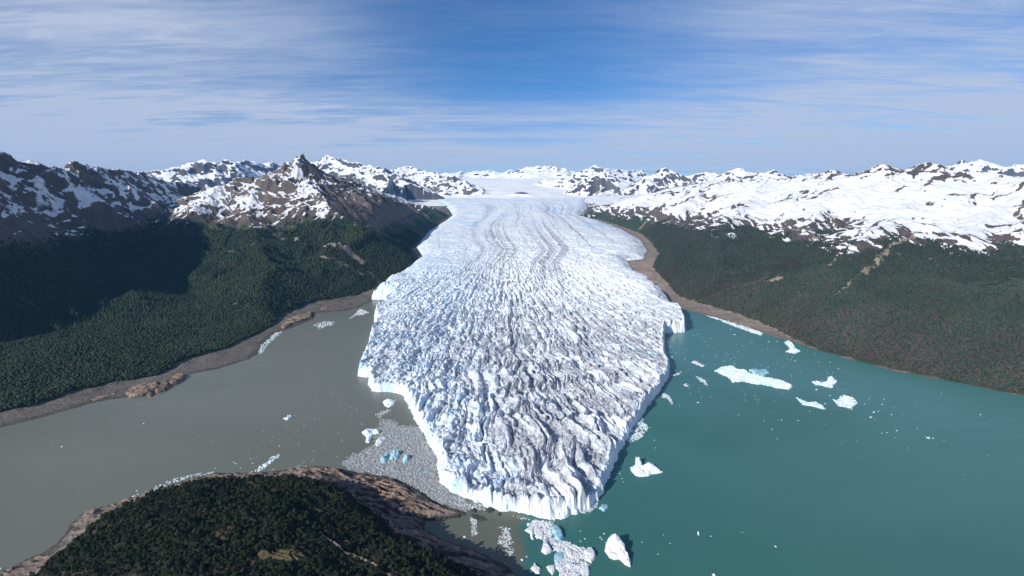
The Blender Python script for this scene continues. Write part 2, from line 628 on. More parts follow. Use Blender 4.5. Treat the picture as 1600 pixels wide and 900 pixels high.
def glacier_surface(X, Y):
    d = sdpoly(X, Y, GPOLY) + 5.0 * fbm(X / 22, Y / 22, 3, 5) + 3.0 * fbm(X / 7, Y / 7, 2, 9) + 5.0 * (ridged(X / 38, Y / 38, 3, 10) - 0.5)
    front = 1 - sm(Y, 2350, 2700)                 # where it stands in the water
    front = np.where((X > 0), 1 - sm(Y, 2150, 2300), 1 - sm(Y, 2250, 2420))
    # small embayments of the left bays have real cliffs all round
    xl = np.interp(Y, YT, XL); xr = np.interp(Y, YT, XR)
    q = (X - xl) / np.maximum(xr - xl, 50)
    base = zg(Y) + 14 * fbm(X / 330, Y / 420, 3, 3) * sm(Y, 700, 1500)
    base = base + 55 * np.sin(np.clip(q, 0, 1) * np.pi) * sm(Y, 2600, 5000) * (1 - sm(Y, 8500, 9800)) * 0.5
    # crevasses that fan out from above the tongue
    dx, dy = X - AX, Y - AY
    rho = np.sqrt(dx * dx + dy * dy) + 1
    wx = fbm(X / 90, Y / 90, 3, 21); wy = fbm(X / 90, Y / 90, 3, 22)
    phi = np.arctan2(dx + 34 * wx, -(dy + 34 * wy))
    w2 = fbm(X / 26, Y / 26, 2, 23)
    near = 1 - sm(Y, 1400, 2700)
    u = phi * 28 + w2 * 0.45
    a1 = ridged(u, rho / 105 + wy, 4, 31, 0.55)
    a1b = perlin(phi * 11 + 4, rho / 260, 35)
    # blocky seracs on the left
    f1, f2, cv = worley(X / 17 + 0.5 * w2, Y / 22 + 0.5 * wx, 41)
    a2 = np.clip((f2 - f1) * 1.8, 0, 1) * (0.55 + 0.45 * cv)
    # transverse crevasses higher up
    b1 = ridged(X / 75 + wx * 0.8, Y / 34 + 1.5 * wy, 4, 51, 0.55)
    b2 = ridged(X / 42 + 2 * wx, Y / 55, 3, 55)
    leftw = sm(-(q - 0.34), -0.14, 0.10)
    rightw = sm(q, 0.62, 0.9)
    L1 = ridged(phi * 23 + 0.25 * wy, rho / 380 + 0.5 * wx, 2, 131, 0.4)
    L2 = ridged(phi * 60 + 0.16 * w2, rho / 150 + 0.5 * wx, 3, 132, 0.45)
    L3 = ridged(phi * 130 + 0.3 * w2, rho / 90 + wx, 2, 135, 0.4)
    A = (L1 - 0.5) * (18 - 6 * rightw) + (0.5 - L2) * 15 + (0.5 - L3) * 5 + a1b * 5
    B = (a2 - 0.5) * 5 + (0.5 - L2) * 14 + (L1 - 0.5) * 8 + (0.5 - L3) * 5 + (ridged(X / 30 + wx, Y / 22 + wy, 3, 133) - 0.45) * 6
    C = (b1 - 0.45) * 12 + (b2 - 0.45) * 8
    # ordered open cracks fanning out across the broad middle
    ex_, ey_ = X - BX, Y - BY
    rh2 = np.sqrt(ex_ * ex_ + ey_ * ey_) + 1
    ph2 = np.arctan2(ex_ * 1.55 + 26 * wx, -(ey_ + 26 * wy))
    M1 = ridged(ph2 * 46 + 0.16 * w2, rh2 / 190 + wx, 3, 141, 0.42)
    M2 = ridged(ph2 * 104 + 0.25 * w2, rh2 / 80 + wy, 2, 142, 0.45)
    Mf = (0.5 - M1) * 17 + (0.5 - M2) * 7 + 4 * perlin(ph2 * 14, rh2 / 400, 143)
    C = lerp(Mf, C * 0.9, sm(Y + 150 * wx, 2300, 3300))
    C = C * lerp(1.0, 0.40, sm(Y, 2700, 4800))
    rough = lerp(A, B, leftw)
    rough = lerp(rough, C * (1 - 0.35 * leftw) + B * 0.45 * leftw * (1 - sm(Y, 2200, 2900)), sm(Y + 200 * wx, 1150, 1650))
    fine = ridged(X / 9 + w2, Y / 11, 3, 61) - 0.45
    rough = rough + fine * 2.2 * (1 - 0.85 * sm(Y, 1800, 3500))
    smoothm = 1 - 0.65 * sm(q, 0.80, 1.0) * sm(Y, 1800, 2600)
    rough = rough * smoothm
    top = base + rough + 7 * fbm(X / 150, Y / 150, 3, 134)
    # hollow behind the front, and a lip of leaning blocks above the water
    hollow = np.exp(-((d - 95) / 48) ** 2) * (1 - sm(Y, 900, 1150)) * sm(-X, -170, 20)
    top = top - 15 * hollow
    flute = 5.0 * ridged(X / 9, Y / 9, 3, 71) + 5 * perlin(X / 24, Y / 24, 72)
    cw = 15 + 8 * fbm(X / 40, Y / 40, 3, 73) - 9 * sm(X, 70, 130) - 5 * sm(Y, 900, 1100)
    cliff = np.clip(d / np.maximum(cw, 6), 0, 1) ** 0.75
    top = top - 9 * (1 - sm(d, 0, 120)) * sm(Y, 880, 1050)
    hc = -4 + (top + 4 + flute * (1 - cliff)) * cliff + 2 * np.exp(-((d - cw) / 8) ** 2)
    wl = 60 + 30 * wx
    landp = np.clip(d / wl, -0.6, 1)
    landp = np.where(landp > 0, np.sqrt(np.clip(landp, 0, 1)), landp)
    bl = base_level(Y) + 2
    hl = bl + (top - bl) * landp
    h = lerp(hl, hc, front)
    # colour masks: dirt on top plus painted snout shade, blue in freshly opened ice
    flow = q + 0.008 * wx + 0.038 * np.sin(Y / 640.0 + 0.9) * sm(Y, 2300, 3300)
    bands = fbm(flow * 17, Y / 6000.0, 3, 81) * 0.5 + fbm(flow * 55, Y / 4600.0, 3, 83) * 0.75
    bw = sm(Y, 2100, 3000) * (1 - sm(Y, 6500, 8500)) * sm(q, 0.12, 0.35) * (1 - 0.5 * sm(q, 0.8, 0.95))
    dirt_shade = sm(bands, -0.04, 0.36) * bw * 0.80
    patch = fbm(X / 70, Y / 90, 4, 91)
    dirt_shade = dirt_shade + near * sm(patch * 0.8 + 0.9 * (L2 - 0.5) + 0.5 * (L1 - 0.5) - 0.10 * leftw, -0.36, 0.18) * 0.92 * (1 - 0.55 * leftw)  # dirt patches, strengthened to paint shade into the snout
    edge = (1 - front) * (1 - sm(d, 10, 170 + 80 * patch)) * (q > 0.5)
    dirt_shade = dirt_shade + edge * 0.55 * sm(fbm(X / 120, Y / 50, 3, 95), -0.1, 0.25)
    dirt_shade = dirt_shade + 0.18 * sm(Y, 1800, 2600) * (1 - sm(Y, 4200, 6000)) * sm(b1, 0.3, 0.8)
    dirt_shade = dirt_shade + 0.20 * near  # evenly darkens the lower tongue
    dirt_shade = dirt_shade * sm(d, 3, 18)
    blue = sm(fbm(X / 38, Y / 38, 4, 101), 0.02, 0.42) * (0.14 + 0.5 * leftw) + 0.20 * leftw
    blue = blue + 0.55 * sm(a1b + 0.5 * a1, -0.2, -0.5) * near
    blue = blue * (1 - 0.8 * sm(Y, 2600, 4500)) + 0.04
    blue = blue + 0.45 * sm(fbm(X / 330, Y / 500, 3, 103), 0.12, 0.4) * sm(Y, 3600, 4600) * (1 - sm(Y, 8000, 9500))
    blue = blue + 0.5 * (1 - sm(d, 4, 26)) * sm(perlin(X / 5, Y / 5, 107), 0.15, 0.5) * front
    return h, d, np.clip(dirt_shade, 0, 1), np.clip(blue, 0, 1)


nt, nr = 1150, 1750
X, Y, R_, T_ = fan(-21, 21.5, nt, 660, 10500, nr, 1.12)
Z, D, dirt_shade, blue = glacier_surface(X, Y)
keep = D > -8
q_, used = grid_faces(nr, nt, keep & (Y < 9700))
co = np.stack([X, Y, Z], -1).reshape(-1, 3)[used]
me = make_mesh('glacier', co, q_[:, ::-1])
set_col(me, np.stack([dirt_shade, blue, dirt_shade * 0, dirt_shade * 0 + 1], -1).reshape(-1, 4)[used])
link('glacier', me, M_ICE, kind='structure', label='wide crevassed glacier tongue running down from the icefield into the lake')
del X, Y, Z, D, dirt_shade, blue, co, q_, used, keep

# ------------------------------------------------------------------ the land on both sides
# shore and forest edge of the left side
LS = [at_z(*p) for p in [(-900, 1000), (-500, 800), (-200, 712), (0, 667), (60, 653), (120, 636), (150, 627), (200, 620), (240, 612), (290, 586), (350, 573), (385, 562), (402, 552), (410, 538), (428, 522), (455, 512), (486, 500), (492, 489), (540, 485), (560, 480), (580, 470)]]
LS += [at_b(*p) for p in [(582, 466), (600, 450), (640, 421), (660, 401), (650, 386), (670, 361), (696, 346), (708, 336), (700, 326), (686, 316)]]
LPOLY = LS + [(-1300, 12000), (-16000, 12000), (-16000, 300)]
LFE = [at_z(*p, 6) for p in [(-900, 960), (-500, 775), (-200, 690), (0, 646), (60, 631), (130, 608), (190, 596), (250, 584), (290, 562), (350, 545), (400, 521), (430, 506), (440, 492), (478, 477), (510, 470), (545, 464)]]
LFE += [at_b(*p, 12) for p in [(565, 456), (600, 437), (630, 420), (650, 404), (640, 390), (660, 366), (690, 345), (702, 336)]]
LFPOLY = LFE + [(-1500, 7600), (-16000, 7600), (-16000, 400)]
RS = [at_b(*p) for p in [(918, 324), (905, 338), (940, 347), (970, 358), (1000, 375), (1010, 392), (1004, 405), (976, 408), (985, 420), (1000, 436), (1020, 449), (1040, 466)]]
RS += [at_z(*p) for p in [(1066, 481), (1100, 491), (1150, 506), (1200, 522), (1240, 533), (1280, 547), (1330, 561), (1400, 579), (1500, 598), (1600, 618), (1800, 655), (2200, 740), (2700, 900)]]
RPOLY = RS + [(16000, 300), (16000, 14000), (1600, 14000)]
RFE = [at_b(*p, 10) for p in [(907, 337), (940, 344), (972, 354), (1004, 366), (1020, 380), (1030, 397), (1020, 418), (1045, 444), (1056, 459)]]
RFE += [at_z(*p, 6) for p in [(1100, 477), (1150, 490), (1200, 508), (1236, 527), (1280, 545), (1330, 558), (1400, 576), (1500, 596), (1600, 615), (1800, 650), (2200, 733), (2700, 880)]]
RFPOLY = RFE + [(16000, 500), (16000, 14000), (1700, 14000)]

RIDGES_L = [
    # near left mountain running off the frame
    ([at_y(-900, 120, 1500), at_y(-400, 190, 2000), at_y(-150, 222, 2350), at_y(0, 244, 2600), at_y(60, 259, 2750), at_y(100, 265, 2900), at_y(130, 255, 3100), at_y(168, 268, 3400), at_y(215, 270, 3900), at_y(245, 280, 4500), at_y(300, 288, 4900)], 0.88, 330),
    ([(-3500, 900, 1280), (-3080, 1450, 1230), (-2880, 1950, 1110), (-2770, 2300, 870)], 0.82, 300),  # unseen ridge, added off frame to cast shadow over the left valley
    # rock tower mountain: west shoulder and spur towards the lake
    ([at_y(345, 289, 3700), at_y(405, 279, 3800), at_y(440, 266, 3880), at_y(462, 262, 3900), at_y(480, 264, 3950), at_y(500, 270, 4050), at_y(530, 276, 4300), at_y(560, 290, 4700)], 0.50, 170),
    ([at_y(345, 289, 3700), at_y(318, 312, 3350), at_y(296, 336, 3050), at_y(262, 366, 2800), at_y(235, 390, 2600), at_y(205, 418, 2400), at_y(188, 442, 2200), at_y(215, 466, 2000)], 0.44, 150),
    ([at_y(474, 256, 3950), at_y(488, 290, 3600), at_y(515, 325, 3250), at_y(560, 352, 3100), at_y(610, 378, 3100)], 0.50, 140),
    ([at_y(405, 279, 3800), at_y(385, 330, 3200), at_y(400, 380, 2750), at_y(430, 425, 2350)], 0.42, 160),
    ([at_y(460, 240, 3890), at_y(471, 240, 3900)], 3.2, 60),
    ([at_y(440, 262, 3900), at_y(464, 254, 3895), at_y(490, 262, 4000)], 0.85, 90),
    # ridge that ends in the point at the glacier's edge
    ([at_y(500, 268, 4050), at_y(540, 283, 4700), at_y(580, 296, 5300), at_y(630, 312, 5900), at_y(672, 322, 6000), at_y(700, 332, 5900)], 0.55, 190),
]
RIDGES_R = [
    ([at_y(912, 332, 6300), at_y(935, 322, 6300), at_y(970, 318, 6200), at_y(1000, 316, 6000), at_y(1030, 300, 6000), at_y(1060, 292, 5800), at_y(1100, 286, 5500), at_y(1150, 279, 5300), at_y(1200, 278, 5000), at_y(1250, 277, 4700), at_y(1300, 269, 4400), at_y(1340, 273, 4200), at_y(1383, 259, 4000), at_y(1404, 267, 3950), at_y(1450, 256, 3800), at_y(1485, 264, 3700), at_y(1520, 270, 3500), at_y(1570, 276, 3300), at_y(1640, 284, 3000), at_y(1800, 270, 2700), at_y(2200, 240, 2400), at_y(2800, 220, 2000)], 0.30, 300),
    ([at_y(1100, 286, 5500), at_y(1085, 305, 4800), at_y(1060, 335, 4200), at_y(1050, 358, 3800)], 0.34, 180),
    ([at_y(1200, 278, 5000), at_y(1180, 300, 4300), at_y(1150, 330, 3600), at_y(1130, 360, 3100), at_y(1120, 390, 2750)], 0.34, 200),
    ([at_y(1300, 269, 4400), at_y(1290, 300, 3700), at_y(1275, 332, 3200), at_y(1260, 365, 2750), at_y(1245, 410, 2350)], 0.32, 220),
    ([at_y(1450, 256, 3800), at_y(1440, 300, 3300), at_y(1400, 335, 2800), at_y(1350, 372, 2400), at_y(1310, 415, 2100)], 0.30, 220),
    ([at_y(1570, 276, 3300), at_y(1560, 318, 2900), at_y(1530, 352, 2500), at_y(1490, 392, 2150), at_y(1440, 440, 1850)], 0.30, 200),
    ([at_y(1800, 270, 2700), at_y(1760, 330, 2200), at_y(1700, 392, 1850), at_y(1650, 450, 1600)], 0.32, 200),
]


def land_height(X, Y, side):
    poly, ridges, seed = (LPOLY, RIDGES_L, 200) if side == 'L' else (RPOLY, RIDGES_R, 400)
    X = X.astype(F4); Y = Y.astype(F4)
    d = sdpoly(X, Y, poly)
    d = d + 8 * fbm(X / 60, Y / 60, 3, seed + 1) + 3 * fbm(X / 15, Y / 15, 2, seed + 2)
    fs = sdpoly(X, Y, LFPOLY if side == 'L' else RFPOLY)
    wx = 32 * fbm(X / 400, Y / 400, 3, seed + 3); wy = 32 * fbm(X / 400, Y / 400, 3, seed + 4)
    R = ridge_field(X + wx, Y + wy, ridges, seed)
    base = base_level(Y)
    hi = sm(R - base, 20, 400)
    top_ = sm(R - base, 300, 560) if side == 'L' else sm(R, 480, 720)
    R = R + (ridged(X / 105 + wx / 60, Y / 105, 4, seed + 15, 0.55) - 0.5) * (34 if side == 'L' else 20) * top_
    R = R + (ridged(X / 430, Y / 430, 6, seed + 7, 0.48) - 0.42) * (22 + (30 if side == 'L' else 12) * hi) + (ridged(X / 130, Y / 130, 4, seed + 11, 0.55) - 0.5) * (12 + (12 if side == 'L' else 5) * hi)
    gent = base + (70 if side == 'L' else 120) * (1 - np.exp(-np.clip(d, 0, None) / 600)) + 25 * fbm(X / 240, Y / 240, 4, seed + 12)
    beach = 1.5 + 0.04 * np.clip(d, 0, 300)
    ramp = base + beach + np.clip(np.minimum(fs + 4, d - 4), 0, None) * 0.60 + np.clip(np.minimum(fs, d) - 200, 0, None) * 1.2 + 6 * fbm(X / 55, Y / 55, 3, seed + 13) * sm(d, 20, 90)
    if side == 'L':
        tx, ty, tz = at_y(467, 241, 3900)
        rt = np.sqrt((X - tx) ** 2 + (Y - ty) ** 2) + 6 * perlin(X / 14, Y / 14, 991)
        R = smax(R, tz - 52 - 0.80 * rt, 8.0)
        rt2 = np.sqrt((X - tx - 6) ** 2 + ((Y - ty) * 0.6) ** 2) + 9 * fbm(X / 22, Y / 22, 3, 992)
        R = np.maximum(R, np.minimum(tz - 14 + 10 * perlin(X / 18, Y / 18, 990), tz + 14 - 1.5 * rt2))
        R = np.maximum(R, tz - 22 - 0.95 * np.sqrt(((X - tx - 30) * 1.0) ** 2 + (Y - ty - 20) ** 2))
    h = smax(R, gent, 50.0)
    h = smin(h, ramp, 14.0)
    low = base + np.maximum(d * 0.16, -60) + 0.6
    h = np.where(d < 0, low, np.maximum(h, base + 0.6 + np.minimum(d * 0.05, 3)))
    return h, d


def gully(p0, p1, X, Y):
    (x0, y0), (x1, y1) = p0, p1
    ex, ey = x1 - x0, y1 - y0
    L = ex * ex + ey * ey
    t = np.clip(((X - x0) * ex + (Y - y0) * ey) / L, 0, 1)
    return np.sqrt((X - x0 - t * ex) ** 2 + (Y - y0 - t * ey) ** 2), t


SCARS = {'L': [((440, 374, 2900), (500, 382, 2850), 16), ((480, 380, 2850), (565, 392, 2800), 26), ((500, 392, 2700), (560, 404, 2700), 16), ((575, 398, 2750), (600, 410, 2700), 18), ((330, 395, 2700), (365, 402, 2650), 14), ((230, 470, 2000), (260, 474, 2000), 10), ((345, 455, 2100), (375, 462, 2050), 9), ((300, 500, 1850), (330, 506, 1800), 8)],
         'R': [((1462, 372, 2600), (1400, 398, 2350), 18), ((1400, 398, 2350), (1345, 455, 2050), 17), ((1345, 455, 2050), (1300, 492, 1850), 11), ((1275, 385, 2700), (1262, 402, 2600), 14), ((1310, 425, 2300), (1288, 452, 2100), 13), ((1180, 455, 2250), (1230, 468, 2150), 14), ((1120, 375, 3200), (1145, 390, 3100), 16), ((1010, 345, 4600), (1000, 356, 4500), 22), ((1460, 450, 1850), (1580, 458, 1800), 8), ((1390, 460, 1900), (1410, 456, 1900), 9), ((1540, 470, 1720), (1560, 486, 1680), 9)]}


def bare_ground(X, Y, side, n2, n3):
    """0..1 where slides and ledges have stripped the forest"""
    out = np.zeros(X.shape, F4)
    for a, b, wd in SCARS[side]:
        gd, t = gully(at_y(*a)[:2], at_y(*b)[:2], X + 26 * n2, Y + 26 * n3)
        out = np.maximum(out, 1 - sm(gd + 30 * np.abs(n3), wd * 0.5, wd * 1.25))
    return out * 0.85


def land_colors(X, Y, Z, d, S, side, forest_sd):
    """albedo (rgb) and how much snow lies there (a)"""
    seed = 300 if side == 'L' else 500
    n1 = fbm(X / 420, Y / 420, 5, seed); n2 = fbm(X / 110, Y / 110, 4, seed + 9); n3 = fbm(X / 33, Y / 33, 3, seed + 18)
    g = ridged(X / 180, Y / 180, 4, seed + 27)
    snowline = 395 if side == 'L' else 350
    if side == 'L':
        xr_ = np.interp(Y, [3000, 3100, 3250, 3600, 3950, 4300, 5900], [at_y(600, 375, 3000)[0], at_y(560, 352, 3100)[0], at_y(515, 325, 3250)[0], at_y(488, 290, 3600)[0], at_y(474, 256, 3950)[0], at_y(520, 290, 4300)[0], at_y(690, 340, 5900)[0]])
        snowline0 = snowline
        flank = sm(X - xr_, -20, 60) * (1 - 0.5 * sm(Y, 5000, 5900))
        snowline = snowline + 90 * sm(-X, 2200, 2900) * (1 - sm(Y, 2600, 3200)) + flank * 70
    else:
        snowline = snowline - 40 * sm(X, 900, 2200) + 15 * sm(X, 2300, 3000)
    crest = ridged(X / 170 + 0.5 * n1, Y / 150, 4, seed + 71)
    rockline = snowline - (140 * flank if side == 'L' else 0)
    e = (Z - snowline) / 75.0 + 0.9 * n1 + 0.7 * n2
    snow = sm(e, -0.9, 1.1)
    rocky = sm(S, 0.50 if side == 'L' else 0.60, 1.05) * (0.85 if side == 'L' else 0.65)
    crag = ridged((X + 0.5 * Y) / 420 + 0.5 * n1, (Y - 0.5 * X) / 120 + 0.5 * n2, 4, seed + 33)
    snow = snow - rocky * 0.8 - (0.30 if side == 'L' else 0.30) * sm(n2 + 0.4 * n1, 0.05, 0.4) * (0.0 if side == 'R' else 1.0) - (0.95 if side == 'R' else 0.35) * sm(crag + 0.25 * n1, 0.60, 0.74) * sm(fbm(X / 650, Y / 450, 3, seed + 44) + 0.35 * sm(Z, 520, 720), -0.05, 0.22) - 0.04 * (side == 'L')
    snow = snow + 0.30 * sm(0.5 - g, 0.0, 0.25) * sm(e, -1.2, 0.0)
    snow = snow + 0.70 * sm(ridged(X / 60 + 0.8 * n1, Y / 420, 3, seed + 61), 0.45, 0.8) * sm(e, -2.6, -0.6) * (1 - sm(e, -0.2, 0.8))
    if side == 'R':
        snow = snow - 0.75 * sm(crest, 0.52, 0.70) * sm(Z, 520, 680)
        snow = snow - 0.40 * sm(fbm(X / 45, Y / 160, 3, seed + 81), 0.0, 0.25) * (1 - sm(e, 0.2, 1.8))
    snow = np.where(Z < snowline - 150, -0.6, snow)
    f = lambda c: np.array(c, F4)
    forest = f((0.026, 0.044, 0.022)) if side == 'L' else f((0.034, 0.056, 0.034))
    forest2 = f((0.050, 0.058, 0.028)) if side == 'L' else f((0.054, 0.052, 0.038))
    heath = f((0.085, 0.075, 0.045)) if side == 'L' else f((0.115, 0.100, 0.070))
    rockc = f((0.085, 0.070, 0.062)); rockr = f((0.105, 0.085, 0.075)); scree = f((0.16, 0.14, 0.125))
    beach = f((0.135, 0.118, 0.10)) if side == 'L' else f((0.25, 0.20, 0.165))
    wet = f((0.085, 0.08, 0.07)) if side == 'L' else f((0.20, 0.14, 0.115))
    E = lambda a: a[..., None]
    col = lerp(forest, forest2, E(sm(n1 + 0.5 * n2, -0.25, 0.35)))
    col = lerp(col, heath, E(sm(n2 + 0.6 * n3 + 0.5 * n1, 0.56, 0.82) * 0.7))
    up = sm(Z + 70 * n1 + 50 * n2, rockline - 70, rockline - 25)
    if side == 'L':
        snow = snow - 0.35 * flank
    rk = lerp(rockc, rockr, E(sm(n1 - 0.3 * n2, -0.15, 0.3)))
    rk = lerp(rk, scree, E(sm(n3 + n2, 0.1, 0.6) * 0.5))
    col = lerp(col, rk, E(up))
    col = lerp(col, rk * 1.1, E(sm(S, 0.85, 1.2) * sm(Z, 240, 330)))
    bch = lerp(wet, beach, E(sm(d + 10 * n3, 4, 26)))
    bch = bch * E(1 + 0.35 * n2)
    inb = sm(-(forest_sd + 16 * n3 + 10 * n2), -8, 6)
    col = lerp(col, bch, E(inb))
    if side == 'L':
        # pale rock bands on the flank of the tower mountain
        col = lerp(col, f((0.30, 0.245, 0.215)), E(bare_ground(X, Y, side, n2, n3)))
        snow = np.where((Y < 1500) & (X > -1500), -1, snow)
    else:
        # sandstone gully between the two forest slopes, and slide scars
        col = lerp(col, f((0.27, 0.22, 0.165)), E(bare_ground(X, Y, side, n2, n3)))
    return col, np.clip(snow, -1, 1.6)


def build_land(name, side, t0, t1, ntn, r0, r1, nrn, label):
    X, Y, R_, T_ = fan(t0, t1, ntn, r0, r1, nrn)
    Z, d = land_height(X, Y, side)
    S = slope_of(X, Y, Z)
    fs = sdpoly(X, Y, LFPOLY if side == 'L' else RFPOLY)
    col, snow = land_colors(X, Y, Z, d, S, side, fs)
    q, used = grid_faces(nrn, ntn, (d > -40) & (Y > 250))
    co = np.stack([X, Y, Z], -1).reshape(-1, 3)[used]
    me = make_mesh(name, co, q[:, ::-1])
    set_col(me, np.concatenate([col, snow[..., None]], -1).reshape(-1, 4)[used])
    link(name, me, M_LAND, kind='structure', label=label)


build_land('mountains_left', 'L', -66, -4, 1150, 900, 11000, 950, 'dark forested mountains with snow and a rock tower left of the glacier')
build_land('mountains_right', 'R', 4, 66, 1150, 900, 12500, 950, 'green forested slopes under a snowy massif right of the glacier')

# ------------------------------------------------------------------ icefield and the far peaks
RIDGES_F = [
    ([at_y(225, 278, 9500), at_y(262, 270, 9500), at_y(290, 262, 9800), at_y(318, 250, 10000), at_y(345, 258, 10300), at_y(400, 260, 11500), at_y(432, 261, 12000)], 0.50, 320),
    ([at_y(432, 262, 12000), at_y(480, 262, 12500), at_y(514, 250, 12500), at_y(545, 260, 12000), at_y(580, 268, 11500), at_y(600, 272, 11000), at_y(625, 285, 10000), at_y(655, 300, 8800)], 0.42, 320),
    ([at_y(560, 275, 8600), at_y(592, 279, 8400), at_y(625, 284, 8200), at_y(650, 300, 7900), at_y(672, 312, 7600)], 0.5, 200),
    ([at_y(610, 274, 15000), at_y(640, 267, 15500), at_y(665, 276, 15000), at_y(700, 280, 14500), at_y(735, 294, 12500)], 0.38, 400),
    ([at_y(680, 284, 11500), at_y(712, 283, 11300), at_y(736, 296, 10800)], 0.40, 250),
    ([at_y(700, 277, 21000), at_y(745, 274, 21500), at_y(790, 275, 20500), at_y(820, 269, 19500), at_y(850, 267, 19000), at_y(870, 267, 19000), at_y(892, 277, 18500)], 0.30, 900),
    ([at_y(855, 285, 13500), at_y(880, 284, 13000), at_y(905, 292, 12000), at_y(920, 300, 11500)], 0.45, 250),
    ([at_y(898, 279, 15500), at_y(915, 272, 15500), at_y(932, 266, 15500), at_y(948, 272, 15500), at_y(985, 275, 16500), at_y(1003, 274, 17000), at_y(1012, 281, 17000)], 0.45, 420),
    ([at_y(898, 300, 11000), at_y(915, 288, 10800), at_y(932, 279, 10800), at_y(945, 288, 10700), at_y(962, 300, 10500)], 0.62, 240),
    ([at_y(985, 302, 9600), at_y(1005, 290, 10000), at_y(1025, 277, 10400), at_y(1040, 270, 10500), at_y(1052, 278, 10500), at_y(1070, 287, 10300), at_y(1100, 292, 9800)], 0.5, 240),
    ([at_y(1060, 286, 14500), at_y(1085, 281, 14500), at_y(1105, 275, 14000), at_y(1130, 278, 13500), at_y(1150, 272, 13000), at_y(1175, 277, 12500), at_y(1210, 275, 12500), at_y(1240, 282, 12500), at_y(1330, 290, 12500)], 0.42, 400),
    ([at_y(1480, 268, 11500), at_y(1505, 259, 11500), at_y(1520, 264, 11300), at_y(1533, 256, 11000), at_y(1565, 266, 10800), at_y(1585, 270, 10500), at_y(1610, 258, 10200), at_y(1700, 265, 10000), at_y(2000, 262, 9500)], 0.42, 350),
    ([at_y(-600, 275, 9500), at_y(-200, 268, 9500), at_y(100, 275, 10000), at_y(225, 278, 9500)], 0.4, 350),
]
X, Y, R_, T_ = fan(-62, 62, 1300, 7600, 25000, 420)
X = X.astype(F4); Y = Y.astype(F4)
RIDGES_F = [([(a, b, c + 0.0085 * b) for (a, b, c) in p], k * 1.15, l) for (p, k, l) in RIDGES_F]
Rf = ridge_field(X, Y, RIDGES_F, 600)
fieldz = np.interp(Y, [0, 7000, 9000, 10500, 13000, 16000, 20000, 25000], [250, 290, 400, 540, 720, 940, 1160, 1240]) + 45 * fbm(X / 1700, Y / 1700, 4, 601) + 18 * fbm(X / 500, Y / 350, 3, 602) * sm(Y, 8500, 10000)
mid = np.exp(-((X / Y - 0.03) / 0.20) ** 2)
fieldz = fieldz - (1 - mid) * 150
rr = Rf - fieldz
Zf = smax(Rf + (ridged(X / 700, Y / 700, 6, 603, 0.55) - 0.5) * 150 * sm(rr, -200, 250) * sm(Rf, 200, 500), fieldz, 40)
Zf = np.where((np.abs(X) < 1900) & (Y < 9300), np.minimum(Zf, zg(Y) - 12), Zf)
edge_l = (X < -1150) & (Y < 9500)
S = slope_of(X, Y, Zf)
n1 = fbm(X / 600, Y / 600, 4, 611); n2 = fbm(X / 160, Y / 160, 4, 612)
snow = 1.25 - 1.25 * sm(S + 0.25 * n1 + 0.12 * n2, 0.60, 0.95) - 0.35 * sm(n2 + 0.6 * n1, 0.15, 0.5) * sm(rr, -80, 20) * (Y < 13000)
snow = np.where(Zf < 330, -0.5, snow)
# the dark nunatak in the middle of the icefall
nx, ny = at_y(815, 314, 9900)[:2]
nun = np.exp(-(((X - nx) / 210) ** 2 + ((Y - ny) / 120) ** 2))
Zf = Zf + 75 * nun * (Y > 9000)
snow = snow - 0.95 * sm(nun, 0.3, 0.75) * (Y > 9200)
dz_ = at_y(930, 285, 10800)[0]
colf = lerp(np.array((0.075, 0.073, 0.075), F4), np.array((0.12, 0.11, 0.108), F4), sm(n1, -0.2, 0.3)[..., None])
q_, used = grid_faces(420, 1300, Y > 3000)
me = make_mesh('icefield', np.stack([X, Y, Zf], -1).reshape(-1, 3)[used], q_[:, ::-1])
set_col(me, np.concatenate([colf, snow[..., None]], -1).reshape(-1, 4)[used])
link('icefield', me, M_FIELD, kind='structure', label='white icefield and far snowy peaks behind the glacier')

# ------------------------------------------------------------------ peninsula below the drone
PS = [at_z(*p) for p in [(-260, 1150), (-100, 960), (0, 893), (24, 884), (60, 868), (92, 848), (112, 820), (130, 802), (180, 786), (240, 767), (290, 749), (340, 740), (400, 739), (440, 736), (480, 729), (520, 731), (570, 741), (618, 748), (650, 765), (690, 789), (722, 801), (718, 808), (695, 812), (664, 813), (661, 826), (690, 842), (740, 860), (790, 884), (815, 905), (860, 960), (950, 1100), (1100, 1400)]]
PPOLY = PS + [(900, -300), (-900, -300)]
PF = [at_z(*p, 30) for p in [(-150, 1100), (5, 955), (58, 898), (104, 858), (150, 818), (198, 794), (262, 772), (330, 758), (400, 753), (450, 750), (490, 754), (540, 768), (575, 790), (600, 815), (625, 838), (660, 856), (720, 885), (770, 915), (830, 990), (1000, 1300)]]
PFPOLY = PF + [(800, -300), (-800, -300)]


def pen_height(X, Y):
    d = sdpoly(X, Y, PPOLY) + 5 * fbm(X / 30, Y / 30, 3, 701) + 2 * fbm(X / 8, Y / 8, 2, 702)
    df = sdpoly(X, Y, PFPOLY) + 9 * fbm(X / 50, Y / 50, 3, 703)
    wx = fbm(X / 40, Y / 40, 3, 704)
    # slabs dipping to the water
    sl = ridged((X * 0.35 + Y) / 15 + wx, (X - Y * 0.35) / 70, 4, 705)
    h = np.clip(d, 0, 60) * 0.24 + 1.0 + (sl - 0.35) * 9 * sm(d, 1, 16)
    h = h + 40 * sm(df, -22, 45) + 30 * sm(df, 20, 190)
    h = h + 10 * fbm(X / 90, Y / 90, 4, 706) * sm(df, 0, 60)
    return np.where(d < 0, np.maximum(d * 0.6, -12), np.maximum(h, 0.4)), d, df, sl


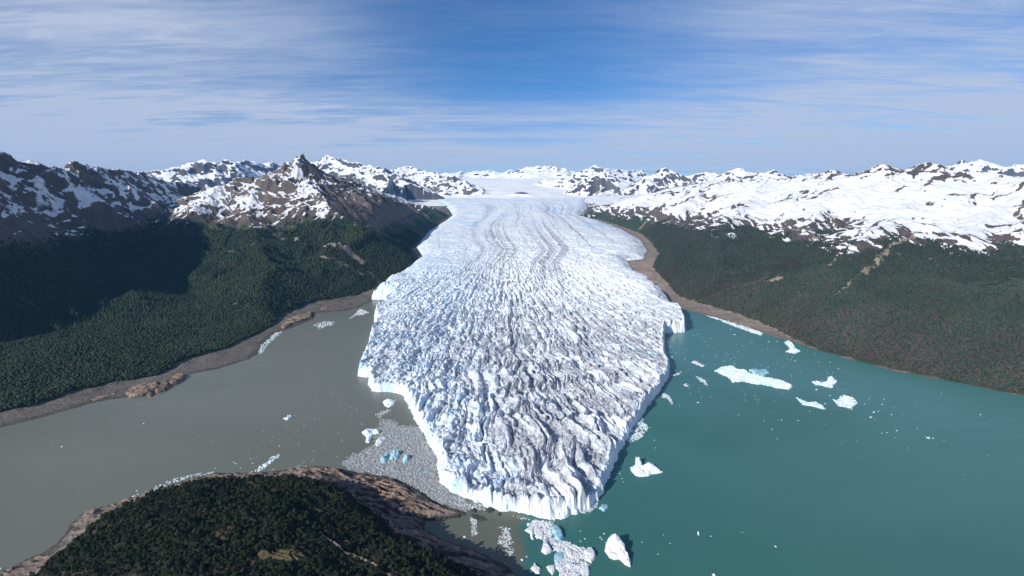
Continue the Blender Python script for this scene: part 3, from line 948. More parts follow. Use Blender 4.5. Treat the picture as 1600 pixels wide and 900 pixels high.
X, Y, R_, T_ = fan(-62, 45, 1100, 330, 1500, 900)
X = X.astype(F4); Y = Y.astype(F4)
Z, d, df, sl = pen_height(X, Y)
n1 = fbm(X / 60, Y / 60, 4, 711); n2 = fbm(X / 16, Y / 16, 3, 712)
f = lambda c: np.array(c, F4)
rk = lerp(f((0.055, 0.042, 0.036)), f((0.25, 0.175, 0.135)), sm(sl + 0.7 * n2 + 0.3 * fbm(X / 5, Y / 5, 3, 713), 0.25, 0.75)[..., None])
rk = lerp(rk, f((0.17, 0.15, 0.135)), (sm(n1, 0.0, 0.35) * 0.8)[..., None])
rk = lerp(rk, rk * 0.35 + f((0.10, 0.09, 0.078)), (sm(-X, 330, 480) * 0.8)[..., None])
rk = lerp(f((0.045, 0.04, 0.036)), rk, sm(d + 3 * n2, 2, 9)[..., None])
gr = lerp(f((0.014, 0.019, 0.009)), f((0.045, 0.038, 0.024)), sm(n1 + 0.5 * n2, 0.0, 0.5)[..., None])
col = lerp(rk, gr, sm(df + 8 * n2, -6, 8)[..., None])
cx, cy = at_z(440, 880, 75)
clr = np.exp(-(((X - cx) / 34) ** 2 + ((Y - cy) / 14) ** 2) ** 1.2)
col = lerp(col, f((0.095, 0.080, 0.042)), sm(clr + 0.4 * n2, 0.45, 0.65)[..., None])
# mark the dirt track
TRK = [at_z(*p, 72) for p in [(500, 832), (520, 845), (545, 862), (565, 868), (590, 885), (612, 905), (640, 940)]]
td = np.full(X.shape, 1e9, F4)
for a, b in zip(TRK[:-1], TRK[1:]):
    g_, _t = gully(a, b, X, Y)
    td = np.minimum(td, g_)
td = td + 1.5 * n2
col = lerp(f((0.20, 0.16, 0.13)), col, sm(td, 1.2, 2.4)[..., None])
q_, used = grid_faces(900, 1100, (d > -14))
me = make_mesh('peninsula', np.stack([X, Y, Z], -1).reshape(-1, 3)[used], q_[:, ::-1])
snow = np.full(X.shape, -1.0, F4)
set_col(me, np.concatenate([col, snow[..., None]], -1).reshape(-1, 4)[used])
M_PEN = land_material('peninsula_ground', 5.0)
link('peninsula', me, M_PEN, kind='structure', label='dark wooded headland with orange brown rock slabs facing the glacier')

# ------------------------------------------------------------------ forests
def ico():
    p = (1 + 5 ** 0.5) / 2
    v = np.array([(-1, p, 0), (1, p, 0), (-1, -p, 0), (1, -p, 0), (0, -1, p), (0, 1, p), (0, -1, -p), (0, 1, -p), (p, 0, -1), (p, 0, 1), (-p, 0, -1), (-p, 0, 1)], F4)
    v /= np.linalg.norm(v[0])
    fc = np.array([(0, 11, 5), (0, 5, 1), (0, 1, 7), (0, 7, 10), (0, 10, 11), (1, 5, 9), (5, 11, 4), (11, 10, 2), (10, 7, 6), (7, 1, 8), (3, 9, 4), (3, 4, 2), (3, 2, 6), (3, 6, 8), (3, 8, 9), (4, 9, 5), (2, 4, 11), (6, 2, 10), (8, 6, 7), (9, 8, 1)])
    return v, fc


IV, IF = ico()


def crown_proto(kind, rng):
    """unit crown, about 1 wide and 1 high, foot at z 0"""
    V = []; Fc = []
    n = 0
    if kind == 'near':
        nl = 9
        for i in range(nl):
            a = rng.uniform(0, 6.28); rr = rng.uniform(0.05, 0.36) if i else 0
            c = np.array([math.cos(a) * rr, math.sin(a) * rr, 0.45 + 0.42 * (1 - rr * 2.2) * rng.uniform(0.6, 1.1)])
            s = rng.uniform(0.13, 0.25)
            v = IV * s * (1 + rng.uniform(-0.35, 0.35, (12, 1))) * np.array([1, 1, 0.8])
            V.append(v + c); Fc.append(IF + n); n += 12
        a = np.linspace(0, 2 * np.pi, 5)[:-1]
        tv = np.array([(math.cos(t) * 0.04, math.sin(t) * 0.04, -0.15) for t in a] + [(math.cos(t) * 0.025, math.sin(t) * 0.025, 0.5) for t in a])
        tf = []
        for i in range(4):
            j = (i + 1) % 4
            tf += [(i, j, 4 + j), (i, 4 + j, 4 + i)]
        V.append(tv); Fc.append(np.array(tf) + n)
    elif kind == 'mid':
        for i in range(1):
            c = np.array([0, 0, 0.5])
            v = IV * 0.52 * (1 + rng.uniform(-0.3, 0.3, (12, 1))) * np.array([1, 1, 1.0])
            V.append(v + c); Fc.append(IF + n); n += 12
    else:
        v = np.array([(0.5, 0, 0.2), (0, 0.5, 0.15), (-0.5, 0, 0.25), (0, -0.5, 0.2), (0.05, 0.0, 1.0)])
        v = v * (1 + rng.uniform(-0.25, 0.25, (5, 1)))
        V.append(v); Fc.append(np.array([(0, 1, 4), (1, 2, 4), (2, 3, 4), (3, 0, 4)]))
    return np.concatenate(V).astype(F4), np.concatenate(Fc)


def scatter_forest(name, label, P, size, kind, cols, seed):
    """P (n,3) feet, size (n,), one real mesh of all crowns"""
    rng = np.random.default_rng(seed)
    protos = [crown_proto(kind, rng) for _ in range(5)]
    which = rng.integers(0, 5, len(P))
    Vs = []; Fs = []; Cs = []; off = 0
    base_c = lerp(cols[0], cols[1], rng.random((len(P), 1))).astype(F4)
    br = rng.random(len(P)) < cols[3] * (1 + 2.2 * sm(-P[:, 2], -150, -40) * (P[:, 0] > 0)) * (1 + 0.8 * fbm(P[:, 0] / 180, P[:, 1] / 180, 3, seed))
    base_c[br] = cols[2]
    base_c *= rng.uniform(0.85, 1.15, (len(P), 1)) * (1 + 0.35 * fbm(P[:, 0] / 220, P[:, 1] / 220, 4, seed + 5))[:, None]
    for k in range(5):
        sel = np.where(which == k)[0]
        if not len(sel):
            continue
        V, Fc = protos[k]
        a = rng.uniform(0, 6.28, len(sel)); ca, sa = np.cos(a), np.sin(a)
        s = size[sel]; hs = s * rng.uniform(0.85, 1.35, len(sel))
        vx = (V[None, :, 0] * ca[:, None] - V[None, :, 1] * sa[:, None]) * s[:, None] + P[sel, 0:1]
        vy = (V[None, :, 0] * sa[:, None] + V[None, :, 1] * ca[:, None]) * s[:, None] + P[sel, 1:2]
        vz = V[None, :, 2] * hs[:, None] + P[sel, 2:3]
        Vs.append(np.stack([vx, vy, vz], -1).reshape(-1, 3))
        Fs.append((Fc[None] + (np.arange(len(sel)) * len(V))[:, None, None]).reshape(-1, 3) + off)
        c = np.repeat(base_c[sel][:, None, :], len(V), 1)
        Cs.append(np.concatenate([c, np.ones((len(sel), len(V), 1))], -1).reshape(-1, 4))
        off += len(sel) * len(V)
    me = make_mesh(name, np.concatenate(Vs), None, np.concatenate(Fs), smooth=(kind == 'far'))
    set_col(me, np.concatenate(Cs))
    return link(name, me, M_LEAF, kind='stuff', label=label)


def fan_points(n, t0, t1, r0, r1, rng):
    r = np.sqrt(rng.uniform(r0 * r0, r1 * r1, n)); t = np.radians(rng.uniform(t0, t1, n))
    return (r * np.sin(t)).astype(F4), (r * np.cos(t)).astype(F4), r


def land_forest(side, kind, n, r0, r1, size, seed, name, label, cols):
    rng = np.random.default_rng(seed)
    t0, t1 = (-56, -6) if side == 'L' else (6, 56)
    x, y, r = fan_points(n, t0, t1, r0, r1, rng)
    fs = sdpoly(x, y, LFPOLY if side == 'L' else RFPOLY)
    k = fs > 2 + 10 * fbm(x / 40, y / 40, 2, seed)
    x, y = x[k], y[k]
    z, d = land_height(x, y, side)
    sd = 300 if side == 'L' else 500
    n1 = fbm(x / 420, y / 420, 5, sd); n2 = fbm(x / 110, y / 110, 4, sd + 9); n3 = fbm(x / 33, y / 33, 3, sd + 18)
    lim = (325 if side == 'L' else 285) - 60 * n1 - 50 * n2
    k = (z < lim - 55 * rng.random(len(x)) ** 1.5) & (n2 + 0.6 * n3 + 0.5 * n1 < (0.80 if side == 'L' else 0.62)) & (d > 6)
    k &= bare_ground(x, y, side, n2, n3) < 0.35
    if side == 'L':
        xr_ = np.interp(y, [3000, 3100, 3250, 3600, 3950, 4300, 5900], [at_y(600, 375, 3000)[0], at_y(560, 352, 3100)[0], at_y(515, 325, 3250)[0], at_y(488, 290, 3600)[0], at_y(474, 256, 3950)[0], at_y(520, 290, 4300)[0], at_y(690, 340, 5900)[0]])
        k &= ~((x > xr_ - 20) & (z > 215 - 50 * n2) & (y > 3050))
    x, y, z = x[k], y[k], z[k]
    s = size * rng.uniform(0.65, 1.3, len(x))
    return scatter_forest(name, label, np.stack([x, y, z - 0.6], -1), s, kind, cols, seed + 1)


CL = [f((0.018, 0.036, 0.020)), f((0.036, 0.052, 0.026)), f((0.058, 0.050, 0.036)), 0.08]
CR = [f((0.026, 0.048, 0.033)), f((0.044, 0.058, 0.042)), f((0.066, 0.056, 0.048)), 0.16]
CN = [f((0.010, 0.017, 0.007)), f((0.024, 0.033, 0.012)), f((0.036, 0.029, 0.020)), 0.08]
land_forest('L', 'mid', 135000, 1000, 2300, 6.6, 21, 'forest', 'dense dark beech forest on the lower slopes left of the glacier', CL)
land_forest('L', 'far', 190000, 2300, 4200, 9.5, 22, 'forest', 'distant dark forest high on the slopes left of the glacier', CL)
land_forest('R', 'mid', 160000, 1300, 2500, 6.6, 23, 'forest', 'grey green forest along the teal water on the right shore', CR)
land_forest('R', 'far', 200000, 2500, 4500, 9.5, 24, 'forest', 'distant grey green forest below the snow on the right slopes', CR)
rng = np.random.default_rng(31)
x, y, r = fan_points(48000, -60, 42, 380, 1000, rng)
Zp, dp, dfp, slp = pen_height(x, y)
n1 = fbm(x / 60, y / 60, 4, 711); n2 = fbm(x / 16, y / 16, 3, 712)
clr = np.exp(-(((x - cx) / 34) ** 2 + ((y - cy) / 14) ** 2) ** 1.2)
td = np.full(x.shape, 1e9, F4)
for a, b in zip(TRK[:-1], TRK[1:]):
    td = np.minimum(td, gully(a, b, x, y)[0])
k = (dfp > 1 + 5 * n2) & (clr < 0.4) & (td > 4) & (n1 + 0.5 * n2 < 0.42)
# a few low trees among the rocks
k |= (dfp > -25) & (n2 > 0.3) & (rng.random(len(x)) < 0.35) & (dp > 10)
P = np.stack([x, y, Zp - 0.3], -1)[k]
scatter_forest('forest', 'near black green woodland covering the headland at the bottom', P, 4.5 * rng.uniform(0.45, 1.45, len(P)), 'near', CN, 32)


# ------------------------------------------------------------------ ice on the water
def patch_mesh(name, pxpoly, hfun, res, z0=-1.0, jitter=1.0, z=0.0, seed=0, margin=2.0):
    """a solid lump whose outline on the water is that polygon; hfun(x, y, d) gives its height"""
    P = np.array([at_z(*p, z) for p in pxpoly])
    c = P.mean(0)
    x0, y0 = P.min(0) - margin; x1, y1 = P.max(0) + margin
    nx = max(6, int((x1 - x0) / res)); ny = max(6, int((y1 - y0) / res))
    xs = np.linspace(x0, x1, nx); ys = np.linspace(y0, y1, ny)
    Y, X = np.meshgrid(ys, xs, indexing='ij')
    d = sdpoly(X, Y, P) + jitter * fbm(X / 5, Y / 5, 3, seed + 3)
    h = hfun(X, Y, d)
    h = np.where(d > 0, h, np.maximum(d * 1.2, z0))
    q, used = grid_faces(ny, nx, h > z0 * 0.5)
    co = np.stack([X - c[0], Y - c[1], h], -1).reshape(-1, 3)[used]
    me = make_mesh(name, co, q, smooth=False)
    return me, c


def add_patch(name, cat, label, pxpoly, hfun, res, mat, group=None, **kw):
    me, c = patch_mesh(name, pxpoly, hfun, res, **kw)
    o = link(name, me, mat, label=label, category=cat)
    o.location = (c[0], c[1], 0)
    if group:
        o['group'] = group
    return o


def berg_h(hmax, peaks, edge=3.0, seed=0, rough=1.0):
    pk = [(at_z(a, b, 0), s, hh) for (a, b, s, hh) in peaks]

    def fn(X, Y, d):
        e = np.clip(d / edge, 0, 1) ** 0.6
        h = np.full(X.shape, hmax * 0.25)
        for (p, s, hh) in pk:
            h = np.maximum(h, hmax * hh * (1 - np.sqrt((X - p[0]) ** 2 + (Y - p[1]) ** 2) / s))
        h = h + rough * hmax * 0.25 * (ridged(X / 6, Y / 6, 3, seed + 7) - 0.4)
        return np.maximum(h, 0.6) * e
    return fn


def floe_h(hmax, cell=5.0, gap=0.10, seed=0):
    def fn(X, Y, d):
        f1, f2, cv = worley(X / cell + 0.3 * fbm(X / 4, Y / 4, 2, seed), Y / cell, seed)
        g = sm(f2 - f1, gap * 0.4, gap * 1.6)
        e = np.clip(d / 1.2, 0, 1)
        keepc = (cv + 0.045 * np.clip(d, 0, 12)) > 0.40
        h = hmax * (0.3 + 0.9 * cv) * e * (0.15 + 0.85 * g) + 0.25 * hmax * fbm(X / 1.5, Y / 1.5, 2, seed + 5) * e
        return np.where(keepc, np.maximum(h, 0.05), -0.9)
    return fn


# large bergs
add_patch('iceberg', 'iceberg', 'white winged iceberg with a raised horn, off the right side of the glacier snout',
          [(993, 713), (1001, 722), (1005, 729), (1015, 726), (1022, 727), (1029, 734), (1036, 738), (1029, 740), (1018, 741), (1013, 744), (1000, 745), (993, 743), (986, 736), (985, 731), (993, 727)],
          berg_h(13, [(997, 724, 16, 1.0), (1014, 731, 18, 0.75), (1000, 738, 13, 0.5)], 3.5, 1), 0.8, M_BERG)
add_patch('iceberg', 'iceberg', 'large leaning white iceberg with a grey blue back, lower middle of the water',
          [(947, 850), (953, 846), (960, 848), (966, 846), (974, 854), (980, 866), (986, 878), (985, 886), (976, 882), (968, 874), (960, 875), (953, 872), (945, 861)],
          berg_h(19, [(960, 852, 20, 1.0), (968, 860, 20, 0.9), (978, 872, 15, 0.5)], 3.0, 2, 0.5), 0.8, M_PALE)
add_patch('iceberg', 'iceberg', 'white arch shaped iceberg at the left edge of the brash ice',
          [(565, 676), (572, 671), (584, 671), (594, 673), (592, 678), (583, 679), (580, 686), (577, 692), (571, 691), (573, 683)],
          berg_h(10, [(573, 678, 14, 1.0), (588, 676, 12, 0.9), (575, 687, 10, 0.6)], 3.0, 3), 0.8, M_BERG)
add_patch('iceberg', 'iceberg', 'low pale iceberg just below the arch shaped one in the brash ice',
          [(585, 695), (590, 686), (598, 682), (604, 686), (598, 692), (590, 698)],
          berg_h(5, [(592, 690, 14, 1.0)], 2.5, 4), 0.8, M_PALE)
add_patch('iceberg', 'iceberg', 'striped turquoise iceberg, left one of the turquoise group in the brash ice',
          [(594, 716), (597, 712), (604, 711), (609, 712), (607, 718), (601, 724), (596, 724)],
          berg_h(9, [(599, 718, 13, 0.9), (605, 714, 10, 1.0)], 3.0, 5), 0.8, M_BLUE)
add_patch('iceberg', 'iceberg', 'bright turquoise iceberg, upper middle one of the turquoise group in the brash ice',
          [(609, 711), (613, 706), (622, 704), (625, 711), (621, 718), (613, 720), (608, 717)],
          berg_h(12, [(616, 711, 14, 1.0), (622, 710, 10, 0.8)], 3.0, 6), 0.8, M_BLUE)
add_patch('iceberg', 'iceberg', 'dark teal weathered iceberg, right one of the turquoise group in the brash ice',
          [(629, 722), (631, 714), (637, 711), (640, 714), (638, 722), (632, 726)],
          berg_h(9, [(634, 717, 13, 1.0)], 3.0, 7), 0.8, M_BLUE)
add_patch('iceberg', 'iceberg', 'blue and white iceberg standing off the left cliff of the glacier',
          [(598, 628), (606, 623), (614, 627), (619, 624), (615, 633), (608, 637), (602, 635)],
          berg_h(9, [(607, 629, 18, 1.0)], 3.0, 8), 1.0, M_BERG)
add_patch('iceberg', 'iceberg', 'smooth pale blue slab of ice below the tip of the glacier snout',
          [(859, 824), (866, 822), (873, 824), (879, 832), (881, 841), (877, 846), (870, 845), (864, 836)],
          berg_h(7, [(869, 832, 30, 1.0), (876, 838, 20, 0.8)], 2.5, 9, 0.15), 0.7, M_BLUE)
# plates of the cluster below the snout
plates = [
    ([(846, 862), (848, 853), (851, 841), (855, 845), (858, 855), (863, 862), (853, 867)], 'grey white kite shaped floe on the left of the ice cluster'),
    ([(913, 866), (918, 857), (925, 857), (930, 866), (931, 871), (924, 880), (916, 876)], 'high grey plate at the right end of the ice cluster'),
    ([(884, 862), (890, 857), (896, 864), (894, 872), (886, 869)], 'smooth lilac plate in the middle of the ice cluster'),
    ([(865, 876), (867, 866), (874, 862), (882, 866), (880, 876), (870, 882)], 'pale blue plate at the left side of the ice cluster'),
    ([(853, 886), (858, 884), (867, 884), (868, 893), (863, 899), (858, 893)], 'ragged white floe at the bottom left of the ice cluster'),
    ([(829, 888), (833, 884), (836, 878), (839, 885), (845, 889), (843, 897), (836, 896)], 'ragged grey floe alone in the shadow beside the headland'),
    ([(882, 885), (888, 880), (895, 879), (897, 884), (889, 888)], 'small rounded plate low in the ice cluster'),
    ([(868, 888), (876, 883), (882, 882), (878, 888), (872, 891)], 'narrow white plate low on the left of the ice cluster'),
    ([(820, 829), (828, 822), (838, 823), (833, 830), (834, 844), (830, 842), (828, 834)], 'hooked white floe above the ice cluster near the headland'),
    ([(836, 838), (842, 828), (850, 832), (849, 840), (839, 842)], 'crumbly white floe above the kite shaped floe'),
    ([(906, 893), (912, 884), (920, 884), (921, 894), (912, 899)], 'broken white plate at the bottom right of the ice cluster'),
]
for i, (pl, lab) in enumerate(plates):
    add_patch('ice_floe', 'ice floe', lab, pl, berg_h(3.0 + 3.0 * (i in (1, 0)), [(sum(p[0] for p in pl) / len(pl), sum(p[1] for p in pl) / len(pl), 30, 1.0)], 1.6, 20 + i, 0.8), 0.7,
              M_BLUE if i == 3 else M_PALE, 'plates and floes of the ice cluster below the snout', jitter=0.8)

# rafts of packed ice on the teal water and along the shores
rafts = [
    ([(1116, 580), (1128, 573), (1145, 571), (1152, 577), (1165, 578), (1172, 583), (1190, 588), (1210, 592), (1228, 596), (1238, 603), (1234, 609), (1215, 607), (1195, 602), (1178, 600), (1160, 596), (1145, 598), (1138, 590)], 'longest white ice raft on the teal water', M_RAFT, 2.4),
    ([(1170, 579), (1180, 576), (1186, 578), (1197, 577), (1202, 583), (1192, 588), (1180, 585)], 'bright turquoise ridge of ice behind the longest raft', M_BLUE, 5.0),
    ([(1225, 535), (1233, 532), (1239, 537), (1243, 544), (1251, 549), (1241, 553), (1227, 550), (1234, 545), (1230, 540)], 'small crooked ice raft nearest the right shore', M_RAFT, 1.6),
    ([(1268, 597), (1276, 595), (1284, 598), (1293, 595), (1292, 589), (1299, 588), (1308, 596), (1303, 601), (1301, 607), (1286, 603), (1275, 602)], 'ice raft with a raised tail, right of the longest raft', M_RAFT, 1.8),
    ([(1244, 621), (1254, 625), (1263, 629), (1275, 628), (1285, 633), (1291, 640), (1280, 638), (1265, 634), (1254, 634)], 'thin curved ice raft below the longest raft', M_RAFT, 1.6),
    ([(1301, 624), (1308, 626), (1312, 620), (1319, 617), (1332, 621), (1340, 629), (1334, 635), (1330, 640), (1318, 636), (1309, 634)], 'broad ice raft split by open leads, rightmost of the rafts', M_RAFT, 1.6),
    ([(1079, 566), (1086, 563), (1096, 569), (1104, 572), (1097, 573), (1088, 570)], 'faint slushy ice streak left of the longest raft', M_PALE, 0.8),
    ([(1042, 587), (1052, 586), (1062, 581), (1066, 580), (1062, 585), (1052, 588)], 'faint slushy ice streak close to the glacier wall', M_PALE, 0.8),
    ([(1086, 587), (1095, 590), (1103, 595), (1107, 604), (1098, 599), (1092, 594)], 'slanting slushy ice streak below the first faint streak', M_PALE, 0.8),
    ([(1067, 601), (1072, 599), (1077, 602), (1073, 605)], 'small round slush patch between the slushy streaks', M_PALE, 0.8),
    ([(1033, 616), (1038, 614), (1047, 619), (1052, 630), (1049, 632), (1042, 623), (1035, 622)], 'hooked slushy ice streak nearest the widest part of the snout', M_PALE, 0.8),
    ([(398, 736), (405, 729), (418, 722), (424, 714), (438, 710), (437, 714), (424, 724), (414, 732), (402, 738)], 'long white ice strip off the headland on the grey water', M_RAFT, 1.8),
    ([(442, 654), (448, 652), (450, 648), (455, 649), (455, 654), (448, 657)], 'two lobed white floe alone in the middle of the grey water', M_RAFT, 2.5),
    ([(936, 795), (941, 788), (945, 787), (951, 790), (948, 797), (944, 800)], 'spiky pale blue floe right of the snout tip', M_BLUE, 2.5),
    ([(1089, 829), (1092, 831), (1094, 838), (1090, 838)], 'small upright white growler far right of the leaning iceberg', M_RAFT, 2.5),
    ([(1111, 895), (1118, 898), (1118, 903), (1112, 899)], 'white growler at the bottom edge, below the small upright growler', M_RAFT, 2.0),
    ([(1446, 682), (1453, 683), (1454, 686), (1448, 685)], 'bright flat growler far out on the right of the teal water', M_RAFT, 1.5),
]
for i, (pl, lab, mt, hm) in enumerate(rafts):
    big = i in (0, 2, 3, 4, 5)
    add_patch('ice_raft' if i < 14 and (big or i in (6, 7, 8, 9, 10, 11)) else 'ice_floe', 'ice raft' if big else 'ice floe', lab, pl,
              floe_h(hm, 4.6 if big else 3.2, 0.16, 40 + i) if mt is not M_BLUE else berg_h(hm, [(pl[0][0] + 6, pl[0][1] + 1, 30, 1)], 2, 60 + i), 1.0, mt,
              'ice drifting on the lake', jitter=4.0 if big else 2.5)

# small scattered chips, each a thing of its own
def chip_mesh(seed):
    rng = np.random.default_rng(seed)
    V = IV * (1 + rng.uniform(-0.35, 0.35, (12, 1))) * np.array([1.0, 0.7, 0.5])
    V[:, 2] += 0.12
    me = make_mesh('ice_chunk', V, None, IF, smooth=False)
    me.materials.append(M_RAFT)
    return me


chips = [chip_mesh(s) for s in range(6)]
grey_pts = [(225, 662, 2.6), (97, 698, 2.2), (82, 694, 1.3), (466, 673, 1.2), (475, 666, 1.4), (541, 542, 1.8), (543, 547, 1.3), (562, 548, 1.8), (510, 568, 1.4), (538, 622, 1.3), (309, 682, 1.2), (330, 689, 1.2),
            (378, 700, 1.2), (388, 704, 1.2), (392, 717, 1.8), (395, 724, 2.0), (437, 697, 2.0), (413, 684, 1.0), (490, 718, 1.2), (475, 722, 1.5), (336, 732, 1.6), (302, 716, 1.0), (368, 724, 1.5), (376, 731, 1.6),
            (245, 760, 1.8), (214, 767, 1.8), (2, 889, 3.0), (508, 562, 1.2), (530, 560, 1.0), (495, 590, 0.9), (610, 648, 1.2), (553, 628, 1.0), (461, 675, 1.0), (365, 722, 1.5), (370, 725, 1.2), (402, 714, 1.3), (505, 700, 1.2), (547, 660, 1.3), (557, 652, 1.2), (520, 618, 1.0)]
teal_pts = [(1111, 838, 1.4), (1047, 849, 1.2), (1036, 836, 1.0), (1212, 854, 2.0), (1003, 847, 1.0), (1028, 866, 1.0), (1022, 688, 1.5), (1024, 700, 1.2), (1401, 673, 2.0), (1433, 670, 1.6), (1475, 689, 1.2), (1545, 711, 1.3), (1338, 688, 1.2),
            (1393, 648, 2.0), (1471, 614, 1.8), (1532, 648, 1.8), (1541, 662, 1.2), (1361, 652, 3.2), (1365, 644, 3.0), (1378, 677, 1.5), (1351, 631, 1.6), (1273, 553, 2.2), (1279, 566, 2.0), (1297, 566, 2.2), (1276, 609, 3.6), (1322, 608, 2.0), (1310, 576, 1.8),
            (1201, 534, 3.0), (1142, 515, 2.4), (1148, 523, 3.2), (1084, 524, 1.8), (1090, 522, 1.8), (1097, 527, 1.6), (1103, 523, 1.6), (1110, 529, 1.8), (1047, 542, 3.0), (1050, 558, 2.8), (1042, 553, 1.6), (1091, 629, 3.0), (1096, 621, 1.6), (1079, 615, 1.6), (1062, 634, 1.5),
            (1003, 653, 1.8), (1006, 667, 1.8), (972, 748, 1.6), (974, 753, 1.2), (969, 740, 1.2), (938, 840, 2.0), (941, 843, 1.6), (944, 834, 1.8), (946, 848, 1.2), (907, 830, 1.2), (914, 842, 1.4), (907, 846, 1.3), (1215, 686, 1.3), (1340, 690, 1.0), (1296, 850, .9), (1160, 832, 1.0),
            (1419, 700, 1.0), (1506, 742, 1.0), (1247, 572, 1.5), (1262, 548, 1.4), (1230, 560, 1.4), (1115, 545, 1.6), (1134, 552, 1.4), (1165, 616, 1.6), (1185, 625, 1.4), (1360, 600, 1.3), (1430, 628, 1.3), (816, 875, 2.4), (823, 870, 1.6), (798, 862, 1.6), (790, 880, 1.2), (796, 826, 2.0), (791, 826, 3.2), (726, 839, 2.6), (752, 853, 1.3)]
for pts, lab, grp in ((grey_pts, 'tiny white ice chip floating alone on the grey brown water', 'ice chips scattered on the grey water'),
                      (teal_pts, 'tiny white ice chip floating alone on the teal green water', 'ice chips scattered on the teal water')):
    for i, (a, b, s) in enumerate(pts):
        o = bpy.data.objects.new('ice_chunk', chips[i % 6])
        COL.objects.link(o)
        p = at_z(a, b)
        s *= 1.0 * (1 + max(0, (560 - b)) / 400)
        o.location = (p[0], p[1], 0)
        o.scale = (s, s * random.uniform(0.7, 1.2), s * 0.8)
        o.rotation_euler = (0, 0, random.uniform(0, 6.28))
        o['label'] = lab; o['category'] = 'ice chunk'; o['group'] = grp


# brash: uncountable crushed ice
def brash(name, label, pxpoly, n, s0, s1, mat, seed, pw=2.5, edge=8.0, hk=0.35):
    rng = np.random.default_rng(seed)
    P = np.array([at_z(*p) for p in pxpoly])
    a, b = P.min(0) - edge, P.max(0) + edge
    x = rng.uniform(a[0], b[0], n * 3); y = rng.uniform(a[1], b[1], n * 3)
    d = sdpoly(x, y, P) + 1.2 * edge * fbm(x / 22, y / 22, 4, seed)
    k = rng.random(len(x)) < sm(d, -edge * 0.6, edge) * (0.45 + 0.9 * sm(fbm(x / 16, y / 16, 4, seed + 2), -0.3, 0.35))
    x, y = x[k][:n], y[k][:n]
    m = len(x)
    s = s0 + (s1 - s0) * rng.random(m) ** pw
    ang = np.linspace(0, 2 * np.pi, 7)[:-1][None] + rng.uniform(-0.35, 0.35, (m, 6)) + rng.uniform(0, 6.28, (m, 1))
    rr = s[:, None] * rng.uniform(0.55, 1.1, (m, 6))
    el = rng.uniform(0.5, 1, (m, 1)); ra = rng.uniform(0, 3.14, (m, 1))
    lx = np.cos(ang) * rr; ly = np.sin(ang) * rr * el
    bx = x[:, None] + lx * np.cos(ra) - ly * np.sin(ra); by = y[:, None] + lx * np.sin(ra) + ly * np.cos(ra)
    hgt = (s * hk * rng.uniform(0.5, 1.5, m))[:, None] * rng.uniform(0.75, 1.25, (m, 6)) + 0.1
    low = np.stack([bx, by, np.full_like(bx, -0.2)], -1)
    top = np.stack([x[:, None] + (bx - x[:, None]) * 0.85, y[:, None] + (by - y[:, None]) * 0.85, hgt], -1)
    cen = np.stack([x, y, hgt.mean(1) * 1.1], -1)[:, None]
    V = np.concatenate([low, top, cen], 1)
    fc = []
    for i in range(6):
        j = (i + 1) % 6
        fc += [(i, j, 6 + j), (i, 6 + j, 6 + i), (6 + i, 6 + j, 12)]
    Fc = (np.array(fc)[None] + (np.arange(m) * 13)[:, None, None]).reshape(-1, 3)
    me = make_mesh(name, V.reshape(-1, 3), None, Fc, smooth=False)
    return link(name, me, mat, kind='stuff', label=label)


MEL = [(530, 726), (556, 708), (584, 694), (592, 668), (596, 655), (608, 656), (625, 664), (655, 668), (668, 690), (684, 715), (684, 735), (688, 756), (705, 772), (735, 784), (740, 792), (722, 799), (690, 787), (650, 764), (618, 747), (570, 739), (540, 732)]


def slush(name, label, poly, col, seed, edge=8.0, z=0.05):
    """thin skin of grey slush with a ragged edge"""
    m, t = mat_new('slush')
    geo = t.n('ShaderNodeNewGeometry')
    n = t.noise(geo.outputs['Position'], 1 / 4.0, 6.0, 0.7)
    n2 = t.noise(geo.outputs['Position'], 1 / 30.0, 4.0, 0.6, 0.6)
    c = t.mix(t.sstep(n, 0.35, 0.65), tuple(v * 0.62 for v in col), tuple(v * 1.15 for v in col))
    c = t.mix(t.sstep(n2, 0.5, 0.66, 0, 0.6), c, tuple(v * 0.6 for v in col))
    finish(t, c, 0.7, n, 0.6, 0.4, 0.3)
    P = np.array([at_z(*p) for p in poly])
    a, b = P.min(0) - edge, P.max(0) + edge
    nx, ny = int((b[0] - a[0]) / 1.2), int((b[1] - a[1]) / 1.2)
    Y, X = np.meshgrid(np.linspace(a[1], b[1], ny), np.linspace(a[0], b[0], nx), indexing='ij')
    d = sdpoly(X, Y, P) + edge * fbm(X / 16, Y / 16, 4, seed)
    q, used = grid_faces(ny, nx, d > 0)
    me = make_mesh(name, np.stack([X, Y, np.where(d > 0, z + 0.02 * np.clip(d, 0, 3), -0.3)], -1).reshape(-1, 3)[used], q, smooth=False)
    link(name, me, m, kind='stuff', label=label)


slush('slush', 'grey slush filling the bay between headland and glacier cliff', MEL, (0.33, 0.33, 0.325), 81, 14.0)
brash('brash_ice', 'crushed grey brash ice filling the bay left of the snout', MEL, 24000, 0.25, 3.2, M_GREY, 82, 7.0, 12.0)
brash('brash_ice', 'band of crushed ice fragments in front of the snout cliff', [(705, 775), (735, 784), (770, 796), (800, 806), (865, 815), (866, 826), (850, 822), (838, 818), (800, 806), (776, 800), (740, 795), (718, 790)], 1500, 0.5, 2.2, M_PALE, 83, 2.5, 4.0)
brash('brash_ice', 'fan of pale brash ice against the right wall of the snout', [(977, 690), (985, 672), (995, 652), (1003, 648), (1005, 660), (1014, 668), (1010, 674), (1000, 686), (990, 691)], 1500, 0.5, 2.8, M_RAFT, 84, 2.2, 4.0)
brash('brash_ice', 'small dusting of brash ice on the right of the snout tip', [(905, 800), (920, 790), (932, 782), (934, 790), (925, 799), (912, 803)], 500, 0.4, 1.6, M_RAFT, 85, 2.2, 3.0)
